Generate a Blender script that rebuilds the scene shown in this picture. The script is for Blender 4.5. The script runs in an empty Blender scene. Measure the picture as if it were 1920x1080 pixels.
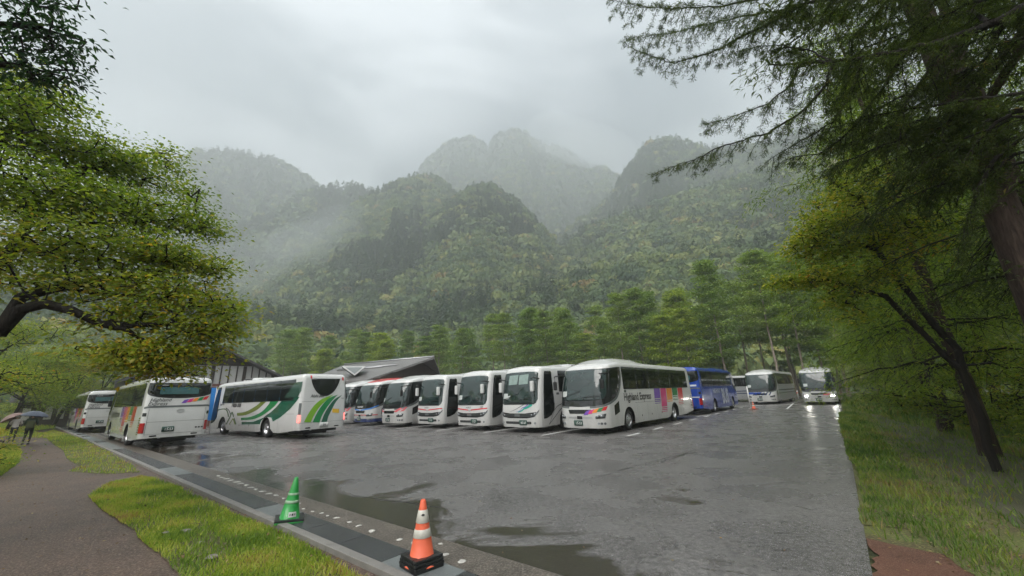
import bpy, bmesh, math, random
import numpy as np
from mathutils import Vector, Matrix
R = math.radians
S = bpy.context.scene
COL = S.collection
random.seed(7); rng = np.random.default_rng(7)

# ---------------------------------------------------------------- camera
F_PX, PW, PH = 720.0, 1920, 1080
PITCH, ROLL, CZ = R(15.55), R(1.95), 1.85
_f = Vector((0, math.cos(PITCH), math.sin(PITCH))); _r = Vector((1, 0, 0)); _u = _r.cross(_f)
CR = _r*math.cos(ROLL) - _u*math.sin(ROLL); CU = _r*math.sin(ROLL) + _u*math.cos(ROLL); CF = _f
cam_d = bpy.data.cameras.new('camera'); cam = bpy.data.objects.new('camera', cam_d); COL.objects.link(cam)
cam.matrix_world = Matrix(((CR.x, CU.x, -CF.x, 0), (CR.y, CU.y, -CF.y, 0), (CR.z, CU.z, -CF.z, CZ), (0, 0, 0, 1)))
cam_d.sensor_width = 36; cam_d.lens = 36*F_PX/PW; cam_d.clip_start = 0.1; cam_d.clip_end = 6000
S.camera = cam

def ray(x, y): return CF + CR*((x-PW/2)/F_PX) + CU*((PH/2-y)/F_PX)
def gnd(x, y, z=0.0):
    d = ray(x, y); return Vector((0, 0, CZ)) + d*((z-CZ)/d.z)
def at(x, y, D):                       # the point seen at (x, y) of the photo, D metres away over the ground
    d = ray(x, y); return Vector((0, 0, CZ)) + d*(D/math.hypot(d.x, d.y))
E1 = Vector((-.778, .628, 0)); E2 = Vector((.628, .778, 0))      # along the kerb / along the bays
def lot(a, b, z=0.0): return E1*a + E2*b + Vector((0, 0, z))

# ---------------------------------------------------------------- world, sun, exposure
W = bpy.data.worlds.new("World"); S.world = W; W.use_nodes = True
nt = W.node_tree; nt.nodes.clear()
N = lambda t: nt.nodes.new(t)
sky = N('ShaderNodeTexSky'); sky.sky_type = 'NISHITA'; sky.sun_disc = False
SUN_EL, SUN_ROT = R(50), R(205)
sky.sun_elevation = SUN_EL; sky.sun_rotation = SUN_ROT; sky.dust_density = 5
tc = N('ShaderNodeTexCoord'); mp = N('ShaderNodeMapping'); mp.inputs['Scale'].default_value = (1.0, 1.0, 2.1)
n1 = N('ShaderNodeTexNoise'); n1.inputs['Scale'].default_value = 1.9; n1.inputs['Detail'].default_value = 4; n1.inputs['Roughness'].default_value = .5
n1.inputs['Distortion'].default_value = .5
rp = N('ShaderNodeValToRGB'); rp.color_ramp.elements[0].position = .40; rp.color_ramp.elements[1].position = .62
rp.color_ramp.elements[0].color = (.55, .66, .75, 1); rp.color_ramp.elements[1].color = (2.45, 2.58, 2.66, 1)
mx = N('ShaderNodeMix'); mx.data_type = 'RGBA'; mx.inputs[0].default_value = .9
bg = N('ShaderNodeBackground'); bg.inputs['Strength'].default_value = .12
out = N('ShaderNodeOutputWorld')
L = nt.links.new
L(tc.outputs['Generated'], mp.inputs['Vector']); L(mp.outputs[0], n1.inputs['Vector']); L(n1.outputs['Fac'], rp.inputs[0])
L(sky.outputs[0], mx.inputs[6]); L(rp.outputs[0], mx.inputs[7]); L(mx.outputs[2], bg.inputs['Color']); L(bg.outputs[0], out.inputs[0])
sun_d = bpy.data.lights.new('sun', 'SUN'); sun_d.energy = 1.5; sun_d.angle = R(45); sun_d.color = (1, .97, .93)
sun = bpy.data.objects.new('sun', sun_d); COL.objects.link(sun)
_sd = Vector((math.sin(SUN_ROT)*math.cos(SUN_EL), math.cos(SUN_ROT)*math.cos(SUN_EL), math.sin(SUN_EL)))
sun.rotation_euler = _sd.to_track_quat('Z', 'Y').to_euler()
S.view_settings.view_transform = 'Standard'; S.view_settings.look = 'None'; S.view_settings.gamma = 1
S.view_settings.exposure = 2.0
S.render.engine = 'CYCLES'
c = S.cycles
c.use_denoising = True; c.max_bounces = 6; c.diffuse_bounces = 3; c.glossy_bounces = 3; c.transmission_bounces = 3
c.volume_bounces = 3; c.transparent_max_bounces = 8; c.caustics_reflective = False; c.caustics_refractive = False
c.use_adaptive_sampling = True; c.adaptive_threshold = .02
try: c.denoiser = 'OPENIMAGEDENOISE'
except Exception: pass

# ---------------------------------------------------------------- helpers
def link(o, parent=None):
    COL.objects.link(o)
    if parent: o.parent = parent
    return o
def tag(o, label=None, cat=None, group=None, kind=None):
    if label: o['label'] = label
    if cat: o['category'] = cat
    if group: o['group'] = group
    if kind: o['kind'] = kind
    return o
def empty(name, loc, rz=0, sc=1):
    o = bpy.data.objects.new(name, None); o.empty_display_size = .2
    o.location = loc; o.rotation_euler = (0, 0, rz); o.scale = (sc, sc, sc); return link(o)
def copy_tree(o, parent=None):
    c = o.copy(); COL.objects.link(c); c.parent = parent
    for ch in list(o.children): copy_tree(ch, c)
    return c
def np_mesh(name, V, F, mats, mi=None, tint=None, smooth=False):
    """V (n,3); F (m,k) array of equal-sized faces or a list of such arrays"""
    Fs = F if isinstance(F, list) else [F]
    me = bpy.data.meshes.new(name)
    V = np.asarray(V, np.float32); me.vertices.add(len(V)); me.vertices.foreach_set('co', V.ravel())
    loops = np.concatenate([np.asarray(f, np.int32).ravel() for f in Fs])
    tot = np.concatenate([np.full(len(f), np.asarray(f).shape[1], np.int32) for f in Fs])
    st = np.concatenate([[0], np.cumsum(tot)[:-1]]).astype(np.int32)
    me.loops.add(len(loops)); me.loops.foreach_set('vertex_index', loops)
    me.polygons.add(len(tot)); me.polygons.foreach_set('loop_start', st); me.polygons.foreach_set('loop_total', tot)
    if mi is not None: me.polygons.foreach_set('material_index', np.asarray(mi, np.int32))
    if smooth: me.polygons.foreach_set('use_smooth', np.ones(len(tot), bool))
    if tint is not None:
        a = me.attributes.new('tint', 'FLOAT', 'POINT'); a.data.foreach_set('value', np.asarray(tint, np.float32))
    for m in (mats if isinstance(mats, (list, tuple)) else [mats]): me.materials.append(m)
    me.update(calc_edges=True); me.validate()
    return me
def np_obj(name, *a, parent=None, **k):
    return link(bpy.data.objects.new(name, np_mesh(name, *a, **k)), parent)

class MB:
    """collects polygons with materials, becomes ONE mesh object"""
    def __init__(s): s.v = []; s.f = []; s.m = []; s.mats = []; s.sm = []
    def mi(s, m):
        if m not in s.mats: s.mats.append(m)
        return s.mats.index(m)
    def add(s, vs, fs, m, sm=False):
        b = len(s.v); s.v += [tuple(v) for v in vs]; k = s.mi(m)
        for f in fs: s.f.append([i+b for i in f]); s.m.append(k); s.sm.append(sm)
    def box(s, c, d, m, rz=0, bev=0, rot=None):
        bm = bmesh.new(); bmesh.ops.create_cube(bm, size=1)
        for v in bm.verts: v.co = Vector((v.co.x*d[0], v.co.y*d[1], v.co.z*d[2]))
        if bev: bmesh.ops.bevel(bm, geom=bm.edges[:], offset=bev, segments=2, affect='EDGES', profile=.6)
        M = Matrix.Translation(c) @ (rot.to_4x4() if rot else Matrix.Rotation(rz, 4, 'Z'))
        bm.transform(M); s.bm(bm, m)
    def bm(s, bm, m, sm=False):
        bm.verts.index_update()
        s.add([v.co.copy() for v in bm.verts], [[v.index for v in f.verts] for f in bm.faces], m, sm); bm.free()
    def tube(s, pts, rad, m, n=6, cap=True):
        pts = [Vector(p) for p in pts]
        if not isinstance(rad, (list, tuple)): rad = [rad]*len(pts)
        vs = []; up = Vector((.13, .21, .97))
        for i, p in enumerate(pts):
            t = (pts[min(i+1, len(pts)-1)]-pts[max(i-1, 0)]).normalized()
            a = t.cross(up); a = a.normalized() if a.length > 1e-3 else Vector((1, 0, 0)); b = t.cross(a)
            for k in range(n):
                an = 2*math.pi*k/n; vs.append(p+(a*math.cos(an)+b*math.sin(an))*rad[i])
        fs = [[i*n+k, i*n+(k+1) % n, (i+1)*n+(k+1) % n, (i+1)*n+k] for i in range(len(pts)-1) for k in range(n)]
        if cap: fs += [list(range(n))[::-1], [(len(pts)-1)*n+k for k in range(n)]]
        s.add(vs, fs, m, True)
    def lathe(s, prof, m, M=None, n=20, close=False):
        M = M or Matrix(); vs = []
        for r, z in prof:
            for k in range(n):
                an = 2*math.pi*k/n; vs.append(M @ Vector((r*math.cos(an), r*math.sin(an), z)))
        P = len(prof)
        fs = [[i*n+k, i*n+(k+1) % n, ((i+1) % P)*n+(k+1) % n, ((i+1) % P)*n+k] for i in range(P if close else P-1) for k in range(n)]
        s.add(vs, fs, m, True)
    def build(s, name, parent=None, auto=None):
        me = bpy.data.meshes.new(name); me.from_pydata(s.v, [], s.f)
        for m in s.mats: me.materials.append(m)
        me.polygons.foreach_set('material_index', s.m); me.polygons.foreach_set('use_smooth', s.sm)
        me.update()
        return link(bpy.data.objects.new(name, me), parent)

# ---------------------------------------------------------------- materials
def mat(name, col, rough=.5, metal=0, spec=.5, coat=0, bump=0, bscale=30, var=0, vscale=3, trans=0, emit=None, es=0):
    m = bpy.data.materials.new(name); m.use_nodes = True; t = m.node_tree; b = t.nodes['Principled BSDF']
    b.inputs['Base Color'].default_value = (*col, 1); b.inputs['Roughness'].default_value = rough
    b.inputs['Metallic'].default_value = metal; b.inputs['Specular IOR Level'].default_value = spec
    b.inputs['Coat Weight'].default_value = coat; b.inputs['Coat Roughness'].default_value = .06
    tc = None
    if var or bump:
        tc = t.nodes.new('ShaderNodeTexCoord')
    if var:
        n = t.nodes.new('ShaderNodeTexNoise'); n.inputs['Scale'].default_value = vscale; n.inputs['Detail'].default_value = 6
        x = t.nodes.new('ShaderNodeMix'); x.data_type = 'RGBA'
        x.inputs[6].default_value = (*[max(0, k*(1-var)) for k in col], 1); x.inputs[7].default_value = (*[min(1, k*(1+var)) for k in col], 1)
        t.links.new(tc.outputs['Object'], n.inputs['Vector']); t.links.new(n.outputs['Fac'], x.inputs[0]); t.links.new(x.outputs[2], b.inputs['Base Color'])
    if bump:
        n = t.nodes.new('ShaderNodeTexNoise'); n.inputs['Scale'].default_value = bscale; n.inputs['Detail'].default_value = 5
        bp = t.nodes.new('ShaderNodeBump'); bp.inputs['Strength'].default_value = bump; bp.inputs['Distance'].default_value = .02
        t.links.new(tc.outputs['Object'], n.inputs['Vector']); t.links.new(n.outputs['Fac'], bp.inputs['Height']); t.links.new(bp.outputs[0], b.inputs['Normal'])
    if emit: b.inputs['Emission Color'].default_value = (*emit, 1); b.inputs['Emission Strength'].default_value = es
    return m
def leaf_mat(name, stops, rough=.5, trans=.35, spec=.4):
    """stops: [(pos, rgb)] over the per-leaf tint attribute"""
    m = bpy.data.materials.new(name); m.use_nodes = True; t = m.node_tree; b = t.nodes['Principled BSDF']
    a = t.nodes.new('ShaderNodeAttribute'); a.attribute_name = 'tint'
    r = t.nodes.new('ShaderNodeValToRGB'); cr = r.color_ramp
    while len(cr.elements) < len(stops): cr.elements.new(.5)
    for e, (p, cc) in zip(cr.elements, stops): e.position = p; e.color = (*cc, 1)
    t.links.new(a.outputs['Fac'], r.inputs[0]); t.links.new(r.outputs[0], b.inputs['Base Color'])
    b.inputs['Roughness'].default_value = rough; b.inputs['Specular IOR Level'].default_value = spec
    if trans:
        tr = t.nodes.new('ShaderNodeBsdfTranslucent'); ms = t.nodes.new('ShaderNodeMixShader'); ms.inputs[0].default_value = trans
        br = t.nodes.new('ShaderNodeMix'); br.data_type = 'RGBA'; br.blend_type = 'MULTIPLY'; br.inputs[0].default_value = 1
        br.inputs[7].default_value = (1.5, 1.6, .7, 1)
        t.links.new(r.outputs[0], br.inputs[6]); t.links.new(br.outputs[2], tr.inputs['Color'])
        o = t.nodes['Material Output']
        t.links.new(b.outputs[0], ms.inputs[1]); t.links.new(tr.outputs[0], ms.inputs[2]); t.links.new(ms.outputs[0], o.inputs[0])
    return m
# ================================================================ GROUND
def ground_mat(name, base, dark, light, sc=6, fine=90, rough=.85, bump=.5, wet=None):
    m = bpy.data.materials.new(name); m.use_nodes = True; t = m.node_tree; b = t.nodes['Principled BSDF']
    nn = t.nodes.new; l = t.links.new
    tc = nn('ShaderNodeTexCoord')
    a = nn('ShaderNodeTexNoise'); a.inputs['Scale'].default_value = sc/10; a.inputs['Detail'].default_value = 7; a.inputs['Roughness'].default_value = .65
    f = nn('ShaderNodeTexNoise'); f.inputs['Scale'].default_value = fine; f.inputs['Detail'].default_value = 3
    r1 = nn('ShaderNodeValToRGB'); r1.color_ramp.elements[0].position = .35; r1.color_ramp.elements[1].position = .65
    r1.color_ramp.elements[0].color = (*dark, 1); r1.color_ramp.elements[1].color = (*base, 1)
    r2 = nn('ShaderNodeValToRGB'); r2.color_ramp.elements[0].position = .5; r2.color_ramp.elements[1].position = .72
    mx = nn('ShaderNodeMix'); mx.data_type = 'RGBA'; mx.inputs[7].default_value = (*light, 1)
    l(tc.outputs['Object'], a.inputs[0]); l(tc.outputs['Object'], f.inputs[0]); l(a.outputs[0], r1.inputs[0]); l(f.outputs[0], r2.inputs[0])
    l(r1.outputs[0], mx.inputs[6]); l(r2.outputs[0], mx.inputs[0]); l(mx.outputs[2], b.inputs['Base Color'])
    b.inputs['Roughness'].default_value = rough
    bp = nn('ShaderNodeBump'); bp.inputs['Strength'].default_value = bump; bp.inputs['Distance'].default_value = .02
    l(f.outputs[0], bp.inputs['Height']); l(bp.outputs[0], b.inputs['Normal'])
    return m

def asphalt_mat():
    m = bpy.data.materials.new('wet_asphalt'); m.use_nodes = True; t = m.node_tree; b = t.nodes['Principled BSDF']
    nn = t.nodes.new; l = t.links.new
    tc = nn('ShaderNodeTexCoord')
    def noise(sc, det=4, rg=.5, dist=0):
        n = nn('ShaderNodeTexNoise'); n.inputs['Scale'].default_value = sc; n.inputs['Detail'].default_value = det
        n.inputs['Roughness'].default_value = rg; n.inputs['Distortion'].default_value = dist; l(tc.outputs['Object'], n.inputs[0]); return n
    def ramp(src, p0, p1, c0=(0, 0, 0), c1=(1, 1, 1)):
        r = nn('ShaderNodeValToRGB'); r.color_ramp.elements[0].position = p0; r.color_ramp.elements[1].position = p1
        r.color_ramp.elements[0].color = (*c0, 1); r.color_ramp.elements[1].color = (*c1, 1); l(src, r.inputs[0]); return r
    def mathn(op, a, c=None, v=None):
        k = nn('ShaderNodeMath'); k.operation = op
        if hasattr(a, 'links'): l(a, k.inputs[0])
        else: k.inputs[0].default_value = a
        if c is not None: l(c, k.inputs[1])
        if v is not None: k.inputs[1].default_value = v
        return k
    agg = noise(110, 2, .6); agg2 = noise(15, 6, .8); mott = noise(.7, 6, .62, .3); big = noise(.16, 4, .55)
    sep = nn('ShaderNodeSeparateXYZ'); l(tc.outputs['Object'], sep.inputs[0])
    # distance from the kerb in the kerb's own direction: water gathers in the gutter there
    kx = mathn('MULTIPLY', sep.outputs[0], v=.628); ky = mathn('MULTIPLY', sep.outputs[1], v=.778)
    bb = mathn('ADD', kx.outputs[0], ky.outputs[0])
    near = nn('ShaderNodeMapRange'); near.inputs[1].default_value = 3.6; near.inputs[2].default_value = 6.4; near.inputs[3].default_value = .26; near.inputs[4].default_value = -.05
    l(bb.outputs[0], near.inputs[0])
    pm = noise(.42, 5, .6, .8)
    ps = mathn('ADD', pm.outputs[0], near.outputs[0])
    pud = ramp(ps.outputs[0], .60, .66)                      # 1 inside puddles
    base = ramp(mott.outputs[0], .3, .7, (.075, .070, .067), (.150, .141, .136))
    sp = ramp(agg.outputs[0], .54, .68)
    m1 = nn('ShaderNodeMix'); m1.data_type = 'RGBA'; m1.inputs[7].default_value = (.46, .445, .435, 1); l(sp.outputs[0], m1.inputs[0]); l(base.outputs[0], m1.inputs[6])
    pt = ramp(noise(5.5, 9, .85, 1.6).outputs[0], .55, .60)      # small dark worn specks
    m1b = nn('ShaderNodeMix'); m1b.data_type = 'RGBA'; m1b.inputs[7].default_value = (.022, .021, .021, 1); l(m1.outputs[2], m1b.inputs[6])
    ptm = mathn('MULTIPLY', pt.outputs[0], v=.75); l(ptm.outputs[0], m1b.inputs[0])
    gm = ramp(agg2.outputs[0], .38, .62, (.5, .5, .5), (1.5, 1.5, 1.5))
    mg = nn('ShaderNodeMix'); mg.data_type = 'RGBA'; mg.blend_type = 'MULTIPLY'; mg.inputs[0].default_value = 1; l(m1b.outputs[2], mg.inputs[6]); l(gm.outputs[0], mg.inputs[7])
    m2 = nn('ShaderNodeMix'); m2.data_type = 'RGBA'; m2.inputs[7].default_value = (.035, .029, .021, 1); l(pud.outputs[0], m2.inputs[0]); l(mg.outputs[2], m2.inputs[6])
    l(m2.outputs[2], b.inputs['Base Color'])
    rr = ramp(mott.outputs[0], .32, .7, (.17, .17, .17), (.40, .40, .40))
    m3 = nn('ShaderNodeMix'); m3.data_type = 'RGBA'; m3.inputs[7].default_value = (.09, .09, .09, 1); l(pud.outputs[0], m3.inputs[0]); l(rr.outputs[0], m3.inputs[6])
    l(m3.outputs[2], b.inputs['Roughness']); b.inputs['Specular IOR Level'].default_value = .9
    dry = mathn('SUBTRACT', 1.0, pud.outputs[0])
    hs = mathn('ADD', agg2.outputs[0], agg.outputs[0])
    hm = mathn('MULTIPLY', hs.outputs[0], dry.outputs[0])
    bp = nn('ShaderNodeBump'); bp.inputs['Strength'].default_value = .7; bp.inputs['Distance'].default_value = .016
    rip = noise(14, 3, .6, 1.5)                               # rain ripples on the puddles
    bp2 = nn('ShaderNodeBump'); bp2.inputs['Strength'].default_value = .22; bp2.inputs['Distance'].default_value = .012
    l(rip.outputs[0], bp2.inputs['Height']); l(hm.outputs[0], bp.inputs['Height']); l(bp2.outputs[0], bp.inputs['Normal']); l(bp.outputs[0], b.inputs['Normal'])
    return m
M_ASPH = asphalt_mat()
M_PATH = ground_mat('brown_gravel', (.095, .060, .044), (.045, .029, .023), (.26, .19, .145), 14, 40, .5, 1)
M_RED = ground_mat('red_soil', (.13, .055, .032), (.06, .028, .018), (.22, .12, .08), 9, 80, .8, .9)
M_FLOOR = ground_mat('forest_floor', (.045, .055, .018), (.022, .026, .010), (.10, .10, .03), 7, 16, .95, 1)
M_TURF = ground_mat('turf_soil', (.10, .12, .03), (.07, .05, .03), (.2, .2, .06), 20, 40, .95, 1)
M_CONC = mat('pale_concrete', (.20, .19, .175), .6, bump=.5, bscale=60, var=.35, vscale=5)
M_SLAB = mat('wet_slab', (.045, .048, .050), .25, bump=.3, bscale=80, var=.45, vscale=1.6)
M_SLAB2 = mat('pale_slab', (.15, .165, .165), .35, bump=.3, bscale=80, var=.3, vscale=2.5)
M_GUT = ground_mat('gutter_concrete', (.13, .108, .088), (.05, .042, .034), (.28, .25, .21), 30, 38, .3, 1)
M_CRACK = mat('tar_seam', (.02, .02, .02), .3)
M_LINE = mat('road_paint', (.72, .72, .70), .45, bump=.3, bscale=90, var=.3, vscale=7)
M_WHITE_STONE = mat('white_stone', (.52, .50, .46), .5, bump=.4, bscale=40, var=.25, vscale=12)
M_DARKSTEEL = mat('dark_steel', (.05, .05, .05), .5)

def sheet(name, pts, z, m, kind='structure', fuzz=0, sub=0, thick=0):
    """flat sheet from an outline; fuzz makes its rim uneven"""
    P = [Vector((p[0], p[1], 0)) for p in pts]
    if fuzz:
        Q = []
        for i, p in enumerate(P):
            q = P[(i+1) % len(P)]; n = max(2, int((q-p).length/ max(.12, min(p.length, q.length)*.02)))
            n = min(n, 60); t = (q-p).normalized(); nr = Vector((-t.y, t.x, 0)); ph = random.random()*9
            for k in range(n):
                s = k/n; e = math.sin(math.pi*s)
                Q.append(p.lerp(q, s) + nr*(fuzz*(random.uniform(-.5, .5)+math.sin(s*n*.35+ph)*.7)*min(1, e*3)))
        P = Q
    bm = bmesh.new(); vs = [bm.verts.new((p.x, p.y, z)) for p in P]; f = bm.faces.new(vs)
    if f.normal.z < 0: f.normal_flip()
    if thick:
        r = bmesh.ops.extrude_face_region(bm, geom=[f]); 
        for v in r['geom']:
            if isinstance(v, bmesh.types.BMVert): v.co.z -= thick
    bmesh.ops.triangulate(bm, faces=bm.faces[:]); bmesh.ops.recalc_face_normals(bm, faces=bm.faces[:])
    me = bpy.data.meshes.new(name); bm.to_mesh(me); bm.free(); me.materials.append(m)
    o = link(bpy.data.objects.new(name, me)); tag(o, kind=kind); return o, P

# the one sheet that reaches the horizon
o, _ = sheet('ground', [(-2200, -2200), (2200, -2200), (2200, 2200), (-2200, 2200)], -.03, M_FLOOR)
sheet('parking_lot', [lot(0.1, 3.9), lot(0.1, 110), lot(48, 110), lot(90, 70), lot(90, 3.9)], 0, M_ASPH)
# kerb and gutter run along E1 at b = 2.9 ... 3.95
KA, KB = -2.5, 70
sheet('gutter', [lot(KA, 3.40), lot(KA, 3.93), lot(KB, 3.93), lot(KB, 3.40)], .004, M_GUT)
mb = MB(); a = KA; k = 0
while a < KB:
    ln = 1.0 if a < 14 else 2.0
    pale = (k % 7 == 3) or (k % 11 == 6) or a > 24 and k % 2
    p = lot(a+ln/2, 3.165, .006)
    mb.box(p, (ln-.014, .43, .05), M_SLAB2 if pale else M_SLAB, math.atan2(E1.y, E1.x), .004); a += ln; k += 1
tag(mb.build('drain_cover'), kind='structure')
mb = MB(); a = KA
while a < KB:
    ln = 2.0; p = lot(a+ln/2, 2.87, .01); mb.box(p, (ln-.01, .12, .10), M_CONC, math.atan2(E1.y, E1.x), .008); a += ln
tag(mb.build('kerb'), kind='structure')
# white broken pebbles set in the gutter, a row of them
gr = 'broken white studs along the gutter'
mbs = []
for i in range(3):
    bm = bmesh.new(); bmesh.ops.create_icosphere(bm, subdivisions=2, radius=1)
    for v in bm.verts:
        v.co = Vector((v.co.x*random.uniform(.8, 1.15), v.co.y*random.uniform(.75, 1.2), max(v.co.z*.35*random.uniform(.5, 1.3), -.1)))
    me = bpy.data.meshes.new('white_stud'); bm.to_mesh(me); bm.free(); me.materials.append(M_WHITE_STONE); mbs.append(me)
stud_px = [(553,951,.6),(569,955,.7),(586,960,.8),(603,963,.8),(614,968,.7),(631,972,1),(655,980,.9),(672,987,1),(697,997,1.2),(749,1013,1.0),(776,1019,1),(826,1021,.7),(834,1041,1.1),(866,1054,1.2)]
for (x, y, s) in stud_px:
    o = bpy.data.objects.new('white_stud', random.choice(mbs)); link(o); p = gnd(x, y)
    o.location = (p.x, p.y, .008); q = .037*s; o.scale = (q*1.3, q, q*.9); o.rotation_euler = (0, 0, random.random()*6)
    tag(o, 'small broken white stud set in the wet concrete gutter', 'stud', gr)
a = 8.3
while a < 13.5:
    for s in (0,):
        o = bpy.data.objects.new('white_stud', random.choice(mbs)); link(o)
        o.location = lot(a+random.uniform(-.04, .04)+s*.11, 3.66+random.uniform(-.03, .03), .008); q = random.uniform(.045, .065); o.scale = (q*1.4, q*.8, q*.8)
        o.rotation_euler = (0, 0, random.random()*6); tag(o, 'small broken white stud set in the wet concrete gutter', 'stud', gr)
    a += .36

# left path and lawns
sheet('path', [lot(-6, 2.81), lot(62, 2.81), lot(62, -14), lot(-6, -14)], -.006, M_PATH)
lawn1 = [gnd(*p) for p in [(168,930),(205,907),(265,893),(330,912),(440,966),(505,992),(560,1018),(640,1062),(760,1130),(800,1170),(420,1170),(330,1070),(290,1035),(255,1000),(215,970),(185,952)]]
lawn2 = [gnd(*p) for p in [(128,884),(150,874),(128,862),(118,845),(92,828),(80,812),(100,806),(152,822),(200,846),(248,872),(262,886),(200,889)]]
lawn3 = [gnd(*p) for p in [(-260,930),(-200,900),(-60,905),(5,892),(30,872),(40,852),(30,838),(0,835),(-200,850),(-420,880)]]
LAWNS = []
for q in (lawn1, lawn2, lawn3):
    o, P = sheet('lawn', q, .004, M_TURF, fuzz=.03); LAWNS.append(P)
o, P = sheet('lawn', [lot(30, 2.5), lot(44, 2.6), lot(60, 1.0), lot(60, -2), lot(42, 1.6)], .003, M_TURF, fuzz=.1); LAWNS.append(P)
# far meadow under the maples
o, P = sheet('lawn', [lot(48, -2.2), lot(66, 2.6), lot(110, 1), lot(110, -20), lot(60, -30), lot(20, -16), lot(20, -3.2), lot(34, -1.6)], .0, M_TURF, fuzz=.2); LAWNS.append(P)
# right verge
sheet('verge_soil', [lot(.1, 2.5), lot(.1, 6.95), lot(-1.9, 6.3), lot(-1.9, 2.5)], -.004, M_RED, fuzz=.09); sheet('verge_base', [lot(.1, 6.9), lot(.1, 100), lot(-1.5, 100), lot(-1.9, 6.2)], -.008, M_TURF)
verge1 = [gnd(*p) for p in [(1612,905),(1606,888),(1585,840),(1575,800),(1572,775),(1600,772),(1640,800),(1700,880),(1780,930),(1870,1010),(1990,1090),(1990,1200),(1900,1200),(1830,1080),(1740,1015),(1700,990),(1640,985),(1618,985),(1614,950)]]
VERGE3 = [lot(.02, 7), lot(.05, 60), lot(-1.2, 60), lot(-1.2, 24), lot(-1.42, 12), lot(-1.5, 5.2), lot(-1.1, 5.6), lot(-.75, 7)]
o, P = sheet('verge', verge1, .003, M_TURF, fuzz=.04); LAWNS.append(P)
sheet('service_track', [lot(-1.5, 2.0), lot(-1.35, 12), lot(-1.0, 24), lot(-1.4, 34), lot(-4.2, 34), lot(-4.4, 2.0)], .0, ground_mat('track_soil', (.085, .08, .05), (.05, .055, .025), (.13, .13, .08), 8, 60, .7, .6), fuzz=.1)
verge2 = [lot(-3.3, 2.0), lot(-3.1, 12), lot(-2.6, 22), lot(-.4, 40), lot(-.2, 90), lot(-12, 90), lot(-12, 2)]
o, P = sheet('verge', verge2, .006, M_TURF, fuzz=.12); LAWNS.append(P)

# tar seam and worn joints across the lot
def seam(name, pts, w, m=None):
    mb = MB(); P = [gnd(*p) for p in pts]; Q = []
    for a_, b_ in zip(P[:-1], P[1:]):
        k = max(1, int((b_-a_).length/.25))
        for j in range(k): Q.append(a_.lerp(b_, j/k)+Vector((random.gauss(0, .02), random.gauss(0, .02), 0)))
    Q.append(P[-1]); vs = []
    for i, q in enumerate(Q):
        t_ = (Q[min(i+1, len(Q)-1)]-Q[max(i-1, 0)]).normalized(); n_ = Vector((-t_.y, t_.x, 0)); ww = w*random.uniform(.3, 1.3); vs += [q+n_*ww+Vector((0, 0, .003)), q-n_*ww+Vector((0, 0, .003))]
    mb.add(vs, [[2*i, 2*i+1, 2*i+3, 2*i+2] for i in range(len(Q)-1)], m or M_CRACK); tag(mb.build(name), kind='structure')
seam('tar_seam', [(1085, 905), (1200, 872), (1300, 845), (1398, 822)], .016)
seam('tar_seam', [(660, 930), (760, 942), (860, 958)], .010)
seam('tar_seam', [(700, 905), (790, 880), (860, 862)], .010)
seam('tar_seam', [(1240, 868), (1290, 850), (1330, 846)], .03)
# road paint
def dash(a0, b0, a1, b1, w=.15, z=.004):
    p, q = lot(a0, b0), lot(a1, b1); d = (q-p); l = d.length
    mb = MB(); mb.box(((p+q)/2)+Vector((0, 0, z-.002)), (l, w, .004), M_LINE, math.atan2(d.y, d.x))
    o = mb.build('road_marking'); tag(o, kind='structure'); return o
for i in range(9):
    b0 = 16.6+i*3.15; dash(7.35, b0, 7.35, b0+1.3)
dash(7.9, 29.6, 7.5, 31.8)
for i, a in enumerate((11.05, 14.75, 18.5, 22.5, 26.5, 30.6)): dash(a, 15.5, a, 28.6, .12)
dash(3.6, 40, 4.0, 52, .14); dash(-0.0+.35, 30, .35, 60, .12)
dash(9.5, 44, 3.0, 50, .2)

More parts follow.
